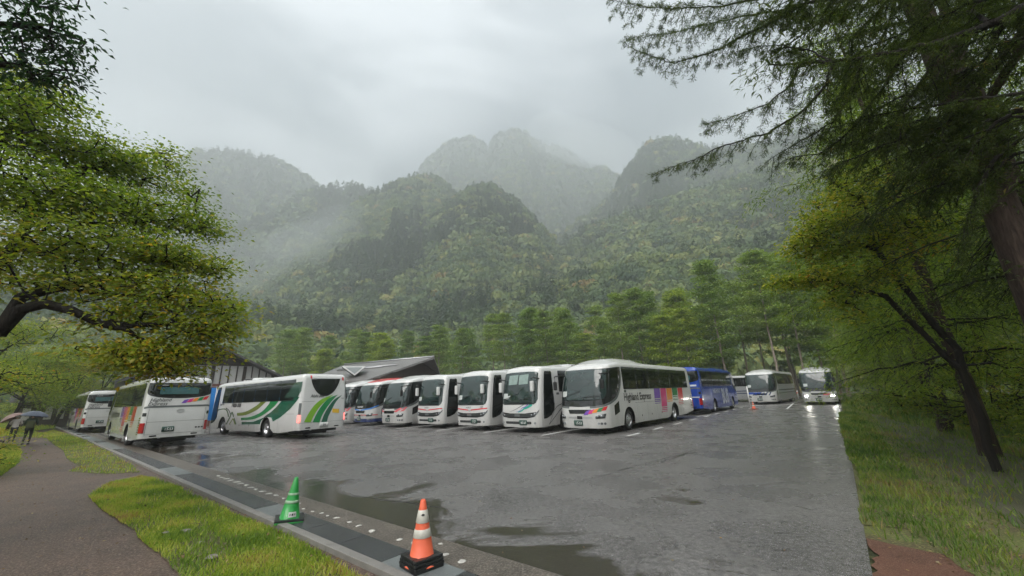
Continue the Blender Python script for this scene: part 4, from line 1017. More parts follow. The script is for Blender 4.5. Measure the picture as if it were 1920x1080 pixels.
# ================================================================ TREES
def bark_mat(name, c0, c1, wet=.5):
    m = bpy.data.materials.new(name); m.use_nodes = True; t = m.node_tree; b = t.nodes['Principled BSDF']; nn = t.nodes.new; l = t.links.new
    tc = nn('ShaderNodeTexCoord'); mp = nn('ShaderNodeMapping'); mp.inputs['Scale'].default_value = (9, 9, 1.6)
    n = nn('ShaderNodeTexNoise'); n.inputs['Scale'].default_value = 2; n.inputs['Detail'].default_value = 8; n.inputs['Roughness'].default_value = .7; n.inputs['Distortion'].default_value = .6
    r = nn('ShaderNodeValToRGB'); r.color_ramp.elements[0].position = .35; r.color_ramp.elements[1].position = .68; r.color_ramp.elements[0].color = (*c0, 1); r.color_ramp.elements[1].color = (*c1, 1)
    bp = nn('ShaderNodeBump'); bp.inputs['Strength'].default_value = 1; bp.inputs['Distance'].default_value = .03
    l(tc.outputs['Object'], mp.inputs[0]); l(mp.outputs[0], n.inputs[0]); l(n.outputs[0], r.inputs[0]); l(r.outputs[0], b.inputs['Base Color']); l(n.outputs[0], bp.inputs['Height']); l(bp.outputs[0], b.inputs['Normal'])
    b.inputs['Roughness'].default_value = max(wet, .75); b.inputs['Specular IOR Level'].default_value = .2; return m
M_BARK = bark_mat('wet_dark_bark', (.008, .007, .006), (.030, .025, .021)); M_BARKP = bark_mat('pale_pine_bark', (.16, .125, .10), (.36, .30, .25), .8); M_BARKR = bark_mat('red_brown_bark', (.018, .012, .010), (.085, .060, .048), .7)
LM_MAPLE = leaf_mat('maple_leaves', [(0, (.07, .13, .02)), (.4, (.15, .215, .03)), (.65, (.24, .28, .04)), (.85, (.32, .30, .04)), (1, (.42, .27, .04))], .35, .5)
LM_YEL = leaf_mat('yellowing_leaves', [(0, (.10, .17, .02)), (.4, (.19, .25, .03)), (.7, (.36, .35, .045)), (.88, (.52, .43, .08)), (1, (.45, .22, .05))], .4, .5)
LM_BEECH = leaf_mat('dark_glossy_leaves', [(0, (.012, .038, .018)), (.6, (.028, .075, .03)), (1, (.07, .12, .03))], .3, .35)
LM_NEEDLE = leaf_mat('dark_needles', [(0, (.028, .05, .012)), (.5, (.065, .095, .02)), (.85, (.13, .16, .03)), (1, (.20, .13, .03))], .6, .35)
LM_LARCH = leaf_mat('larch_needles', [(0, (.06, .12, .02)), (.4, (.18, .25, .038)), (.7, (.30, .35, .055)), (1, (.42, .40, .065))], .6, .5)
LM_PINE = leaf_mat('pine_needles', [(0, (.06, .135, .03)), (.4, (.17, .255, .055)), (.75, (.27, .34, .075)), (1, (.33, .37, .09))], .6, .35)

def tubes_join(name, groups):
    Vs, Fs, mi, ms, b = [], [], [], [], 0
    for k, (sg, m, n) in enumerate(groups):
        me = tubes_mesh('tmp', sg, m, n); nv, nf = len(me.vertices), len(me.polygons); v = np.empty(nv*3, np.float32); me.vertices.foreach_get('co', v); f = np.empty(len(me.loops), np.int32); me.loops.foreach_get('vertex_index', f)
        Vs.append(v.reshape(-1, 3)); Fs.append(f.reshape(-1, 4)+b); mi += [k]*nf; ms.append(m); b += nv; bpy.data.meshes.remove(me)
    return np_mesh(name, np.concatenate(Vs), np.concatenate(Fs), ms, mi=mi, smooth=True)
def tubes_mesh(name, segs, m, n=5):
    """segs: (k, 8) p0 r0 p1 r1 -> one mesh of tapered prisms"""
    s = np.asarray(segs, float); p0, r0, p1, r1 = s[:, 0:3], s[:, 3:4], s[:, 4:7], s[:, 7:8]
    t = p1-p0; t /= np.linalg.norm(t, axis=1)[:, None]+1e-9
    up = np.tile([[.11, .17, .98]], (len(s), 1)); up[abs(t[:, 2]) > .93] = [1, .05, .1]
    a = np.cross(t, up); a /= np.linalg.norm(a, axis=1)[:, None]+1e-9; b = np.cross(t, a)
    V = []
    for P, r in ((p0-t*r0*.3, r0), (p1+t*r1*.3, r1)):
        for k in range(n):
            an = 2*math.pi*k/n; V.append(P+(a*math.cos(an)+b*math.sin(an))*r)
    V = np.stack(V, 1).reshape(-1, 3); base = np.arange(len(s))[:, None]*(2*n)
    F = np.concatenate([base+np.array([[k, (k+1) % n, n+(k+1) % n, n+k]]) for k in range(n)])
    return np_mesh(name, V, F, m, smooth=True)
def grow(limbs, targets, step=.45, thin=.012, sag=.0, rpow=2.4, wob=.06):
    """limbs: list of [(point, radius), ...]; targets: twig ends to be reached. Returns segs and for each target its node direction"""
    pts, par, rad = [], [], []
    for lb in limbs:
        prev = None
        for i in range(len(lb)-1):
            a, ra = lb[i]; b, rb = lb[i+1]; k = max(1, int((b-a).length/step))
            for j in range(k):
                if i == 0 and j == 0: pts.append(tuple(a)); par.append(-1); rad.append(ra); prev = len(pts)-1
                t = (j+1)/k; p = a.lerp(b, t)
                pts.append((p.x+random.gauss(0, wob*.3), p.y+random.gauss(0, wob*.3), p.z+random.gauss(0, wob*.3))); par.append(prev); rad.append(ra*(1-t)+rb*t); prev = len(pts)-1
    nl = len(pts); P = np.array(pts); T = np.array(targets)
    d0 = np.array([((P-t)**2).sum(1).min() for t in T]); order = np.argsort(d0)
    buf = np.zeros((nl+len(T)*14, 3)); buf[:nl] = P; n = nl; ends = {}
    for ti in order:
        t = T[ti]; dv = buf[:n]-t; d2 = (dv**2).sum(1); d2[:n] += np.maximum(0, dv[:, 2])**2*1.5     # prefer to come from below
        j = int(np.argmin(d2)); a = buf[j]; L_ = np.linalg.norm(t-a); k = min(12, max(1, int(L_/step)))
        prev = j
        for q in range(k):
            u = (q+1)/k; p = a*(1-u)+t*u
            p = p+np.array([random.gauss(0, wob), random.gauss(0, wob), random.gauss(0, wob)+sag*math.sin(u*math.pi)*L_])*(0 if q == k-1 else 1)
            buf[n] = p; par.append(prev); rad.append(0); prev = n; n += 1
        ends[ti] = prev
    cnt = np.zeros(n)
    for e in ends.values(): cnt[e] = 1
    for i in range(n-1, -1, -1):
        if par[i] >= 0: cnt[par[i]] += cnt[i]
    R_ = np.maximum(thin, thin*cnt**(1/rpow)); R_[:nl] = np.maximum(np.array(rad[:nl]), R_[:nl]*.5)
    segs = [(*buf[par[i]], min(R_[par[i]], R_[i]*1.5), *buf[i], R_[i]) for i in range(n) if par[i] >= 0]
    dirs = np.array([buf[ends[i]]-buf[par[ends[i]]] for i in range(len(T))]); dirs /= np.linalg.norm(dirs, axis=1)[:, None]+1e-9
    return segs, dirs
def leaves(T, dirs, per, spread, size, flat=.6, droop=.25, seed=1, asp=.5, tint=.45, tvar=.15, lay=None):
    """folded leaf-shaped quads round every twig end"""
    r = np.random.default_rng(seed); n = len(T)*per; c0 = np.repeat(T, per, 0); dd = np.repeat(dirs, per, 0)
    off = r.normal(0, 1, (n, 3))*spread*np.array([1, 1, flat]); C = c0+off-dd*(r.random((n, 1))*spread*.8)
    nr = r.normal(0, 1, (n, 3))*np.array([.55, .55, .3])+np.array([0, 0, 1]); nr /= np.linalg.norm(nr, axis=1)[:, None]
    ax = off*1.0/(spread+1e-6)+dd*.8+r.normal(0, .5, (n, 3)); ax[:, 2] -= droop*1.5
    ax -= nr*(ax*nr).sum(1)[:, None]; ax /= np.linalg.norm(ax, axis=1)[:, None]+1e-9; sd = np.cross(nr, ax)
    s_ = size*r.uniform(.6, 1.25, n)[:, None]
    A = C-ax*s_*.5; B = C+sd*s_*asp*.5+ax*s_*.02+nr*s_*.10; D = C-sd*s_*asp*.5+ax*s_*.02+nr*s_*.10; E = C+ax*s_*.55-np.array([0, 0, 1])*s_*droop*.5
    V = np.stack([A, B, E, D], 1).reshape(-1, 3); i = np.arange(n)[:, None]*4
    tw = np.repeat(r.normal(0, 1, len(T)), per)*tvar*.7
    t = np.clip(tint+tw+r.normal(0, tvar*.7, n), 0, 1)
    return V, i+np.array([[0, 1, 2, 3]]), np.repeat(t, 4)
def clump_points(clumps, seed):
    """clumps: (centre, (rx, ry, rz), number)"""
    r = np.random.default_rng(seed); out = []
    for c_, rad, k in clumps:
        v = r.normal(size=(k, 3)); v /= np.linalg.norm(v, axis=1)[:, None]; v *= (r.random((k, 1))**.45)
        out.append(np.array(c_)+v*np.array(rad))
    return np.concatenate(out)
def make_tree(name, label, base, limbs, T, lm, bark, per=30, spread=.22, size=.08, step=.45, thin=.008, group=None, cat='tree', tint=.45, tvar=.15, flat=.5, droop=.25, asp=.5, seed=1, tintf=None, sag=0, n=5):
    base = Vector(base); root = empty(name, base); tag(root, label, cat, group)
    limbs = [[(p-base, r_) for p, r_ in lb] for lb in limbs]; T = T-np.array(base)
    segs, dirs = grow(limbs, T, step, thin, sag)
    link(bpy.data.objects.new('trunk', tubes_mesh('trunk', segs, bark, n)), root)
    V, F, t = leaves(T, dirs, per, spread, size, flat, droop, seed, asp, tint, tvar)
    if tintf is not None: t = np.clip(t+tintf(V+np.array(base)), 0, 1)
    link(bpy.data.objects.new('crown', np_mesh('crown', V, F, lm, tint=t)), root)
    return root

# ---------------- big maple over the path, left
def A3(x, y, D): return at(x, y, D)
def cl(px, py, D, r_, n_, rz=None): return (tuple(at(px, py, D)), (r_, r_, rz or r_*.46), n_)
tb = Vector((*(at(-150, 700, 10.2)).xy, 0))
fork = at(-130, 640, 10.2)
limbs = [[(tb, .24), (Vector((tb.x+.1, tb.y, 1.2)), .20), (fork, .15), (at(0, 624, 9.7), .10), (at(47, 580, 9.5), .088), (at(83, 572, 9.4), .078), (at(140, 583, 9.2), .068), (at(187, 607, 9.1), .058), (at(250, 608, 9.0), .055), (at(330, 606, 9.0), .035), (at(372, 615, 9.0), .02)],
         [(at(187, 607, 9.1), .06), (at(235, 620, 9.0), .045), (at(270, 640, 9.0), .03), (at(295, 650, 9), .015)],
         [(at(0, 624, 9.7), .10), (at(35, 560, 9.8), .08), (at(110, 538, 9.8), .065), (at(200, 523, 9.9), .05), (at(290, 521, 10), .035), (at(325, 490, 10), .02)],
         [(at(110, 538, 9.8), .04), (at(200, 552, 9.7), .035), (at(255, 557, 9.7), .025), (at(310, 565, 9.7), .015)],
         [(fork, .15), (at(-40, 520, 10.4), .12), (at(10, 490, 10.6), .09), (at(60, 400, 11), .07), (at(140, 330, 11.4), .05), (at(230, 290, 11.6), .03), (at(300, 285, 11.8), .02)],
         [(at(-40, 520, 10.4), .12), (at(-60, 380, 10.8), .09), (at(0, 260, 11.4), .06), (at(70, 190, 11.6), .035)],
         [(at(60, 400, 11), .05), (at(150, 420, 10.6), .04), (at(260, 420, 10.4), .03), (at(350, 410, 10.4), .018)]]
C_ = [cl(20, 160, 11.2, .8, 60), cl(95, 185, 11.3, .7, 46), cl(-50, 130, 11, 1, 60), cl(60, 250, 11.2, 1.3, 120), cl(0, 210, 11, 1.2, 70), cl(130, 270, 11.4, 1.0, 100), cl(200, 320, 11.6, 1.1, 110), cl(270, 315, 11.6, .75, 60), cl(320, 300, 11.8, .55, 34, .5), cl(345, 360, 11.2, .5, 30),
      cl(40, 350, 10.8, 1.2, 130), cl(140, 380, 10.6, 1.2, 130), cl(240, 390, 10.4, 1.0, 110), cl(330, 400, 10.4, .75, 75), cl(385, 430, 10.2, .42, 36), cl(60, 460, 10.2, 1.1, 100), cl(180, 460, 10, 1.1, 110), cl(290, 470, 9.8, .9, 100), cl(360, 490, 9.7, .65, 66), cl(395, 505, 9.6, .3, 22),
      cl(100, 530, 9.8, .8, 50), cl(230, 530, 9.6, .8, 66), cl(330, 545, 9.4, .75, 76), cl(400, 570, 9.3, .5, 50), cl(430, 590, 9.2, .3, 26), cl(280, 590, 9.2, .6, 50), cl(370, 620, 9.2, .6, 64), cl(420, 625, 9.2, .28, 22),
      cl(300, 650, 9.1, .5, 44, .25), cl(255, 672, 9, .45, 34, .2), cl(215, 655, 9, .5, 30, .2), cl(290, 690, 9, .35, 26, .12), cl(345, 700, 9, .3, 22, .12), cl(340, 668, 9.1, .42, 34, .2), cl(385, 668, 9.2, .22, 16, .15), cl(200, 600, 9.4, .5, 26), cl(-100, 350, 11, 2.2, 150), cl(-150, 520, 10.5, 1.8, 110), cl(150, 480, 12.5, 2.0, 140), cl(60, 300, 13, 2.2, 120)]
T = clump_points(C_, 4)
C_ = [(c_, r_, max(6, int(k_*.8))) for c_, r_, k_ in C_]; T = clump_points(C_, 4)
make_tree('maple_tree', 'big green maple whose arching limb hangs over the left coaches', tb, limbs, T, LM_MAPLE, M_BARK, per=22, spread=.24, size=.088, thin=.0055, tint=.52, tvar=.2, flat=.38, asp=.55, seed=3,
          tintf=lambda V: np.clip((2.8-(V[:, 2]-CZ))*.10, -.12, .30))
# ---------------- dark beech boughs top left
tb = Vector((*(at(-420, 300, 9.5)).xy, 0))
limbs = [[(tb, .24), (Vector((tb.x, tb.y, 5)), .2), (at(-200, 60, 8.2), .09), (at(-60, 40, 7.6), .05), (at(60, 50, 7.3), .03), (at(130, 70, 7.2), .012)],
         [(at(-200, 60, 8.2), .06), (at(-80, 120, 7.8), .04), (at(40, 125, 7.5), .025), (at(130, 145, 7.3), .01)], [(at(-200, 60, 8.2), .06), (at(-60, -20, 7.4), .04), (at(60, -5, 7.2), .02)]]
C_ = [cl(20, 20, 7.3, .65, 60, .25), cl(90, 20, 7.2, .4, 26, .16), cl(60, 60, 7.3, .55, 46, .2), cl(120, 60, 7.2, .3, 16, .1), cl(0, 100, 7.5, .6, 40, .25), cl(90, 105, 7.4, .42, 30, .12), cl(130, 100, 7.3, .22, 10, .08), cl(60, 138, 7.4, .45, 36, .14), cl(125, 146, 7.3, .24, 14, .08), cl(-120, 60, 8, 1.2, 80), cl(110, 15, 7.2, .25, 10, .1), cl(-60, -60, 7.6, 1.2, 60)]
T = clump_points([(c_, r_, max(5, int(k_*.42))) for c_, r_, k_ in C_], 5)
make_tree('beech_tree', 'dark leaved beech boughs reaching in at the top left against the sky', tb, limbs, T, LM_BEECH, M_BARK, per=14, spread=.13, size=.085, thin=.006, tint=.4, tvar=.2, flat=.5, droop=.5, asp=.42, seed=9)

# ---------------- generic broadleaf tree, used for the maples along the path
def broadleaf(name, label, base, h, r_, lm, per, size, nt=260, seed=1, tint=.5, group=None, trunk_r=.12, spread=.3, lean=(0, 0), low=.25, tvar=.2):
    rr = np.random.default_rng(seed); random.seed(seed); b = Vector((base[0], base[1], 0)); top = b+Vector((lean[0], lean[1], h*.5))
    limbs = [[(b, trunk_r), (b.lerp(top, .6), trunk_r*.8), (top, trunk_r*.55)]]; cs = []
    for k in range(9):
        a = k*2.4+rr.uniform(0, .8); zz = h*(low+.12+(1-low-.2)*((k*.37) % 1)); rad = r_*rr.uniform(.55, .8)*(1-.45*max(0, zz/h-.55)/.45)
        c_ = Vector((b.x+lean[0]+math.cos(a)*rad, b.y+lean[1]+math.sin(a)*rad, zz)); cs.append((tuple(c_), (r_*.52, r_*.52, r_*.2), nt//10))
        limbs.append([(b.lerp(top, min(1, .4+.5*(zz/h))), trunk_r*.45), (b.lerp(c_, .5)+Vector((0, 0, zz*.32)), trunk_r*.28), (c_, trunk_r*.1)])
    cs.append((tuple(top+Vector((0, 0, h*.32))), (r_*.6, r_*.6, h*.14), nt//7))
    return make_tree(name, label, b, limbs, clump_points(cs, seed), lm, M_BARK, per=per, spread=spread, size=size, thin=.012, tint=tint, tvar=tvar, flat=.35, seed=seed, group=group, step=.6)
G = 'maples along the path'
broadleaf('maple_tree', 'yellow maple leaning out beyond the farthest left coach', gnd(98, 800), 9, 6.6, LM_YEL, 52, .19, 820, 21, .58, G, .2, .6, (3, -1), low=.2)
broadleaf('maple_tree', 'lime green maple right behind the walker with the umbrella', gnd(10, 812), 8, 5.2, LM_YEL, 44, .15, 520, 22, .30, G, .15, .5, (1, 0), low=.2)
broadleaf('maple_tree', 'bushy green maple at the left picture edge below the big limb', gnd(-110, 850), 7.0, 4.0, LM_YEL, 44, .11, 320, 23, .35, G, .14, .4, (0, 0), low=.36)
broadleaf('maple_tree', 'low orange tinged maple beside the path at the left edge', gnd(-150, 905), 3.4, 1.7, LM_YEL, 40, .085, 260, 24, .42, G, .08, .3, (0, 0), low=.05, tvar=.3)
broadleaf('maple_tree', 'green maple deep behind the path left of the yellow one', lot(62, -7), 10, 6, LM_MAPLE, 44, .2, 320, 25, .5, G, .2, .6, low=.1)
broadleaf('maple_tree', 'tall green maple far behind the walker', lot(46, -12), 11, 6.5, LM_MAPLE, 44, .2, 360, 26, .55, G, .2, .6, low=.08)
broadleaf('maple_tree', 'olive maple between the yellow maple and the timbered hut', lot(74, 6), 9, 6, LM_YEL, 40, .22, 280, 27, .35, G, .2, .6, low=.1)
broadleaf('maple_tree', 'dark maple deep in shade at the left edge', lot(36, -14), 12, 7, LM_MAPLE, 44, .2, 380, 28, .4, G, .2, .6, low=.05)
# bushes at the path's left edge
for i, (x, y, h, r_, ti, lb) in enumerate([(-100, 880, 1.2, 1.0, .35, 'low green bush left of the path in front of the walkers'), (-38, 850, 1.1, .5, .75, 'small yellow leaved bush beside the walkers'), (-130, 840, 2.2, 1.5, .3, 'tall dark bush at the left picture edge')]):
    b = gnd(x, y); broadleaf('bush', lb, b, h, r_, LM_YEL, 34, .06, 200, 40+i, ti, None, .03, .16, low=.02, tvar=.25)['category'] = 'bush'
for i, (a_, b_, h, r_, lb) in enumerate([(86, -2, 3, 5, 'green hedge bush under the yellow maple'), (84, 6, 2.5, 5, 'rounded green bush left of the farthest coach')]):
    p = lot(a_, b_); broadleaf('bush', lb, p, h, r_, LM_MAPLE, 40, .18, 200, 50+i, .5, None, .04, .5, low=.02)['category'] = 'bush'
# grey bare thicket behind the kerb coach
LM_GREY = leaf_mat('grey_twigs', [(0, (.09, .075, .06)), (1, (.20, .17, .14))], .8, .1)
broadleaf('thicket', 'greyish leafless thicket above the roof of the kerb coach', lot(75, 22), 6.2, 7, LM_GREY, 30, .22, 220, 61, .5, None, .1, .6, low=.05)['category'] = 'thicket'

# ---------------- conifers of the right edge
def bough(segs, T, D_, origin, az, length, drop, r0, rr, tw=.5, step=.5, fine=1.0):
    """one conifer bough: a spine with side twigs hanging from it"""
    o = np.array(origin, float); d = np.array([math.cos(az), math.sin(az), .12]); n = max(3, int(length/step)); prev = o; pr = r0
    for i in range(n):
        t = (i+1)/n; p = o+d*length*t+np.array([0, 0, -drop*t*t*length])+rr.normal(0, .03, 3); r1 = r0*(1-t*.88)
        segs.append((*prev, pr, *p, r1)); dv = p-prev
        L_ = tw*length*(1-.55*t)*rr.uniform(.6, 1.1)*(.45+.55*min(1, t*3))
        for sd in (-1, 1):
            a2 = az+sd*rr.uniform(.6, 1.0); k = max(2, int(L_/(.30/fine))); q = p.copy(); pq = p.copy()
            for j in range(k):
                u = (j+1)/k; q = p+np.array([math.cos(a2), math.sin(a2), -.25-.55*u])*L_*u*.9+rr.normal(0, .02, 3)
                segs.append((*pq, r1*.4*(1-u*.7)+.002, *q, r1*.4*(1-u)+.002)); T.append(q.copy()); D_.append((q-pq)/(np.linalg.norm(q-pq)+1e-6)); pq = q
        T.append(p.copy()); D_.append(dv/(np.linalg.norm(dv)+1e-6)); prev = p; pr = r1
def conifer(name, label, base, h, r_, lm, bark, per, size, seed, low=.15, group=None, trunk_r=.22, tint=.4, whorl=1.0, spread=.22, asp=.16, nb=4, drop=.28, cap=None, fine=1.0, tvar=.18, tw=.5, shape=.8):
    rr = np.random.default_rng(seed); root = empty(name, (base[0], base[1], 0)); tag(root, label, 'tree', group)
    ts = []; z = 0; prev = np.array([0, 0, -.1]); 
    lx, ly = rr.normal(0, .015, 2)
    while z < h:
        z2 = min(h, z+1.6); p = np.array([lx*z2+rr.normal(0, .03), ly*z2+rr.normal(0, .03), z2]); f = lambda q: trunk_r*(1-.92*q/h)*(1.25 if q < .3 else 1)
        ts.append((*prev, f(z), *p, f(z2))); prev = p; z = z2
    segs, T, D_ = [], [], []
    z = h*low; k = 0
    while z < h*.985:
        u = (z/h-low)/(1-low); L_ = r_*((1-u)**shape*.95+.06)*(min(1, .55+u*3)); m_ = nb if L_ > .6 else 3
        for j in range(m_):
            az = 2*math.pi*j/m_+k*1.1+rr.uniform(-.35, .35); o_ = (lx*z, ly*z, z+rr.uniform(-.2, .2)*whorl)
            bough(segs, T, D_, o_, az, L_*rr.uniform(.7, 1.15), drop*rr.uniform(.6, 1.3), max(.012, trunk_r*.22*(1-u)), rr, tw=tw, step=max(.35, .5*spread/.22), fine=fine)
        z += whorl*(1-.45*u)*rr.uniform(.8, 1.2); k += 1
    link(bpy.data.objects.new('trunk', tubes_join('trunk', [(ts, bark, 10), (segs, bark if bark is M_BARKP else M_BARK, 4)])), root)
    T, D_ = np.array(T), np.array(D_)
    V, F, t = leaves(T, D_, per, spread, size, .28 if drop < 0 else .45, .35 if drop > 0 else .05, seed, asp, tint, tvar)
    link(bpy.data.objects.new('crown', np_mesh('crown', V, F, lm, tint=t)), root)
    return root
def retree(src, label, xy, rz, sc, group):
    o = copy_tree(src); o.location = (xy[0], xy[1], 0); o.rotation_euler = (0, 0, rz); o.scale = (sc[0], sc[0], sc[1]); o['label'] = label
    if group: o['group'] = group
    return o
GR = 'conifers along the right edge of the lot'
# the nearest larch: its own limbs follow the ones overhead
def limb_bough(spine, D0, r0, r1, side, segs, T, D_, rr, tl=.50, every=.085, hang=.6):
    P = [np.array(at(x, y, d)) for x, y, d in spine]; tot = sum(np.linalg.norm(b-a) for a, b in zip(P[:-1], P[1:])); run = 0
    for i, (a, b) in enumerate(zip(P[:-1], P[1:])):
        L_ = np.linalg.norm(b-a); k = max(1, int(L_/every)); prev = a
        for j in range(k):
            t = (run+L_*(j+1)/k)/tot; p = a+(b-a)*(j+1)/k+rr.normal(0, .008, 3); ra = r0+(r1-r0)*t
            segs.append((*prev, r0+(r1-r0)*(run+L_*j/k)/tot, *p, ra))
            dv = (b-a)/L_; sidev = np.cross(dv, [0, 0, 1]); sidev /= np.linalg.norm(sidev)+1e-6
            for sd in (-1, 1):
                if rr.random() < .12: continue
                l_ = tl*rr.uniform(.5, 1.15)*(1-.45*t); dr = dv*.65+sidev*sd*.75*rr.uniform(.6, 1.2)+np.array([0, 0, -hang*rr.uniform(.5, 1.2)]); dr /= np.linalg.norm(dr); pq = p
                m_ = max(3, int(l_/.07))
                for q in range(m_):
                    u = (q+1)/m_; w_ = p+dr*l_*u+np.array([0, 0, -.12*l_*u*u])+rr.normal(0, .006, 3); segs.append((*pq, .005*(1-u)+.0022, *w_, .005*(1-u)+.002)); T.append(w_); D_.append((w_-pq)/(np.linalg.norm(w_-pq)+1e-6))
                    if q % 2 == 1 and rr.random() < .75:           # short side shoots
                        for s2 in (-1, 1):
                            e = (w_-pq)/(np.linalg.norm(w_-pq)+1e-6); o2 = np.cross(e, rr.normal(size=3)); o2 /= np.linalg.norm(o2)+1e-6
                            w2 = w_+(e*.7+o2*.8*s2+np.array([0, 0, -.3]))*.085*rr.uniform(.6, 1.4); segs.append((*w_, .003, *w2, .0018)); T.append(w2); D_.append((w2-w_)/np.linalg.norm(w2-w_)); T.append((w_+w2)/2); D_.append(D_[-1])
                    pq = w_
            prev = p
        run += L_
tr = gnd(1935, 1000); tb = Vector((*(at(1985, 640, 9.4)).xy, 0)); root = empty('larch_tree', tb); tag(root, 'nearest larch at the right edge, its long dark limbs reaching over the lot', 'tree', GR)
rr = np.random.default_rng(77); segs, T, D_ = [], [], []
h0 = 9.0
S_ = [([(1990,-30,8.0),(1920,16,7.6),(1857,45,7.4),(1771,77,7.2),(1686,98,7.0),(1620,108,6.9),(1563,116,6.8),(1506,118,6.75),(1441,121,6.7)], .085, .012),
      ([(1700,95,7.05),(1656,165,7.2),(1612,225,7.3),(1575,262,7.4),(1540,288,7.4),(1490,292,7.4)], .035, .006),
      ([(1563,116,6.8),(1545,165,6.8),(1500,212,6.8),(1440,250,6.8),(1360,272,6.8),(1300,300,6.8),(1235,322,6.8)], .03, .004),
      ([(1500,119,6.75),(1482,160,6.75),(1440,195,6.75),(1385,215,6.75),(1330,232,6.75)], .022, .004),
      ([(1771,78,7.2),(1745,130,7.3),(1700,190,7.4),(1690,240,7.4),(1680,290,7.4)], .03, .006), ([(1885,38,7.5),(1850,110,7.6),(1800,190,7.7),(1765,255,7.7),(1790,300,7.7)], .04, .008),
      ([(2100,-160,8.0),(1800,-60,7.2),(1640,-15,7.0),(1512,5,6.9),(1430,50,6.85),(1370,80,6.8),(1330,100,6.8),(1265,118,6.8),(1195,96,6.8)], .05, .004),
      ([(1640,-15,7.0),(1500,-12,6.6),(1410,0,6.5),(1340,14,6.4),(1270,16,6.4),(1215,14,6.4),(1160,4,6.4)], .03, .004), ([(1512,5,6.9),(1460,20,7.3),(1400,30,7.3),(1330,45,7.3),(1260,62,7.3),(1190,70,7.3)], .02, .003),
      ([(1700,-40,7.3),(1640,30,7.4),(1600,70,7.4),(1590,150,7.5),(1560,200,7.5)], .03, .004), ([(1800,-60,7.2),(1740,20,7.6),(1700,60,7.8),(1620,90,7.8),(1560,150,7.9),(1500,175,8.0)], .03, .004),
      ([(1620,108,6.9),(1600,170,7.0),(1560,230,7.1),(1500,265,7.2),(1440,300,7.3)], .022, .004), ([(1860,45,7.4),(1820,20,8.0),(1760,30,8.3),(1690,40,8.5),(1620,60,8.6)], .03, .004),
      ([(1563,116,6.8),(1520,95,7.1),(1470,85,7.3),(1420,88,7.4),(1380,100,7.4)], .016, .003), ([(1850,110,7.6),(1780,150,8.1),(1720,170,8.4),(1650,200,8.6),(1600,250,8.8)], .03, .004), ([(1800,190,7.7),(1740,230,8.3),(1680,260,8.6),(1620,290,8.8),(1560,310,9)], .025, .004)]
for k in range(26):
    y0 = rr.uniform(-90, 300); x1 = rr.uniform(1450, 1780)+max(0, y0-60)*.5; d0 = rr.uniform(7.4, 9.6); y1 = y0+rr.uniform(60, 190); x0 = rr.uniform(1850, 1990)
    S_.append(([(x0, y0, d0), (x0*.7+x1*.3, y0+(y1-y0)*.15, d0), (x0*.35+x1*.65, y0+(y1-y0)*.5, d0), (x1, y1, d0)], .028, .004))
for sp_, a_, b_ in S_: limb_bough(sp_, 0, a_, b_, 0, segs, T, D_, rr)
tbn = np.array(tb); segs = np.array(segs); segs[:, 0:3] -= tbn; segs[:, 4:7] -= tbn; T = np.array(T)-tbn; D_ = np.array(D_)
# trunk of the same tree
tk = []; P_ = [(0, 0, -.1), (.0, .0, .4), (-.02, .02, 3), (-.04, 0, 6), (-.02, .02, 10), (0, 0, 15), (0, 0, 20)]; R__ = [.33, .24, .21, .19, .16, .11, .04]
for i in range(6): tk.append((*P_[i], R__[i], *P_[i+1], R__[i+1]))
for x, y, d in ((1990, -30, 8.0), (2100, -160, 8.0)):
    q = np.array(at(x, y, d))-tbn; j = (0, 0, max(1, q[2]-.8)); tk.append((*j, .06, *q, .05))
link(bpy.data.objects.new('trunk', tubes_mesh('trunk', tk, M_BARKR, 14)), root)
# higher boughs, out of sight above, that shade what is below
sg2, T2, D2 = [], [], []
z = 4.2
while z < 19:
    for j in range(4):
        az = rr.uniform(0, 6.283)
        if -2.6 < ((az+math.pi) % (2*math.pi))-math.pi < -.9+0 and z < 9: continue
        if z < 8.6 and math.cos(az-R(170)) > .2: continue
        bough(sg2, T2, D2, (0, 0, z), az, 3.6*(1-(z-4)/18), .25, .05, rr, tw=.5, step=.5)
    z += 1.7
segs2 = np.concatenate([segs, np.array(sg2)]); link(bpy.data.objects.new('branches', tubes_mesh('branches', segs2, M_BARK, 4)), root)
V1, F1, t1 = leaves(T, D_, 13, .024, .052, 1, .2, 5, .15, .35, .22); V2, F2, t2 = leaves(np.array(T2), np.array(D2), 18, .22, .16, .5, .3, 6, .22, .35, .2)
link(bpy.data.objects.new('crown', np_mesh('crown', np.concatenate([V1, V2]), np.concatenate([F1, F2+len(V1)]), LM_NEEDLE, tint=np.concatenate([t1, t2]))), root)
print('larch needles', len(F1), len(F2))

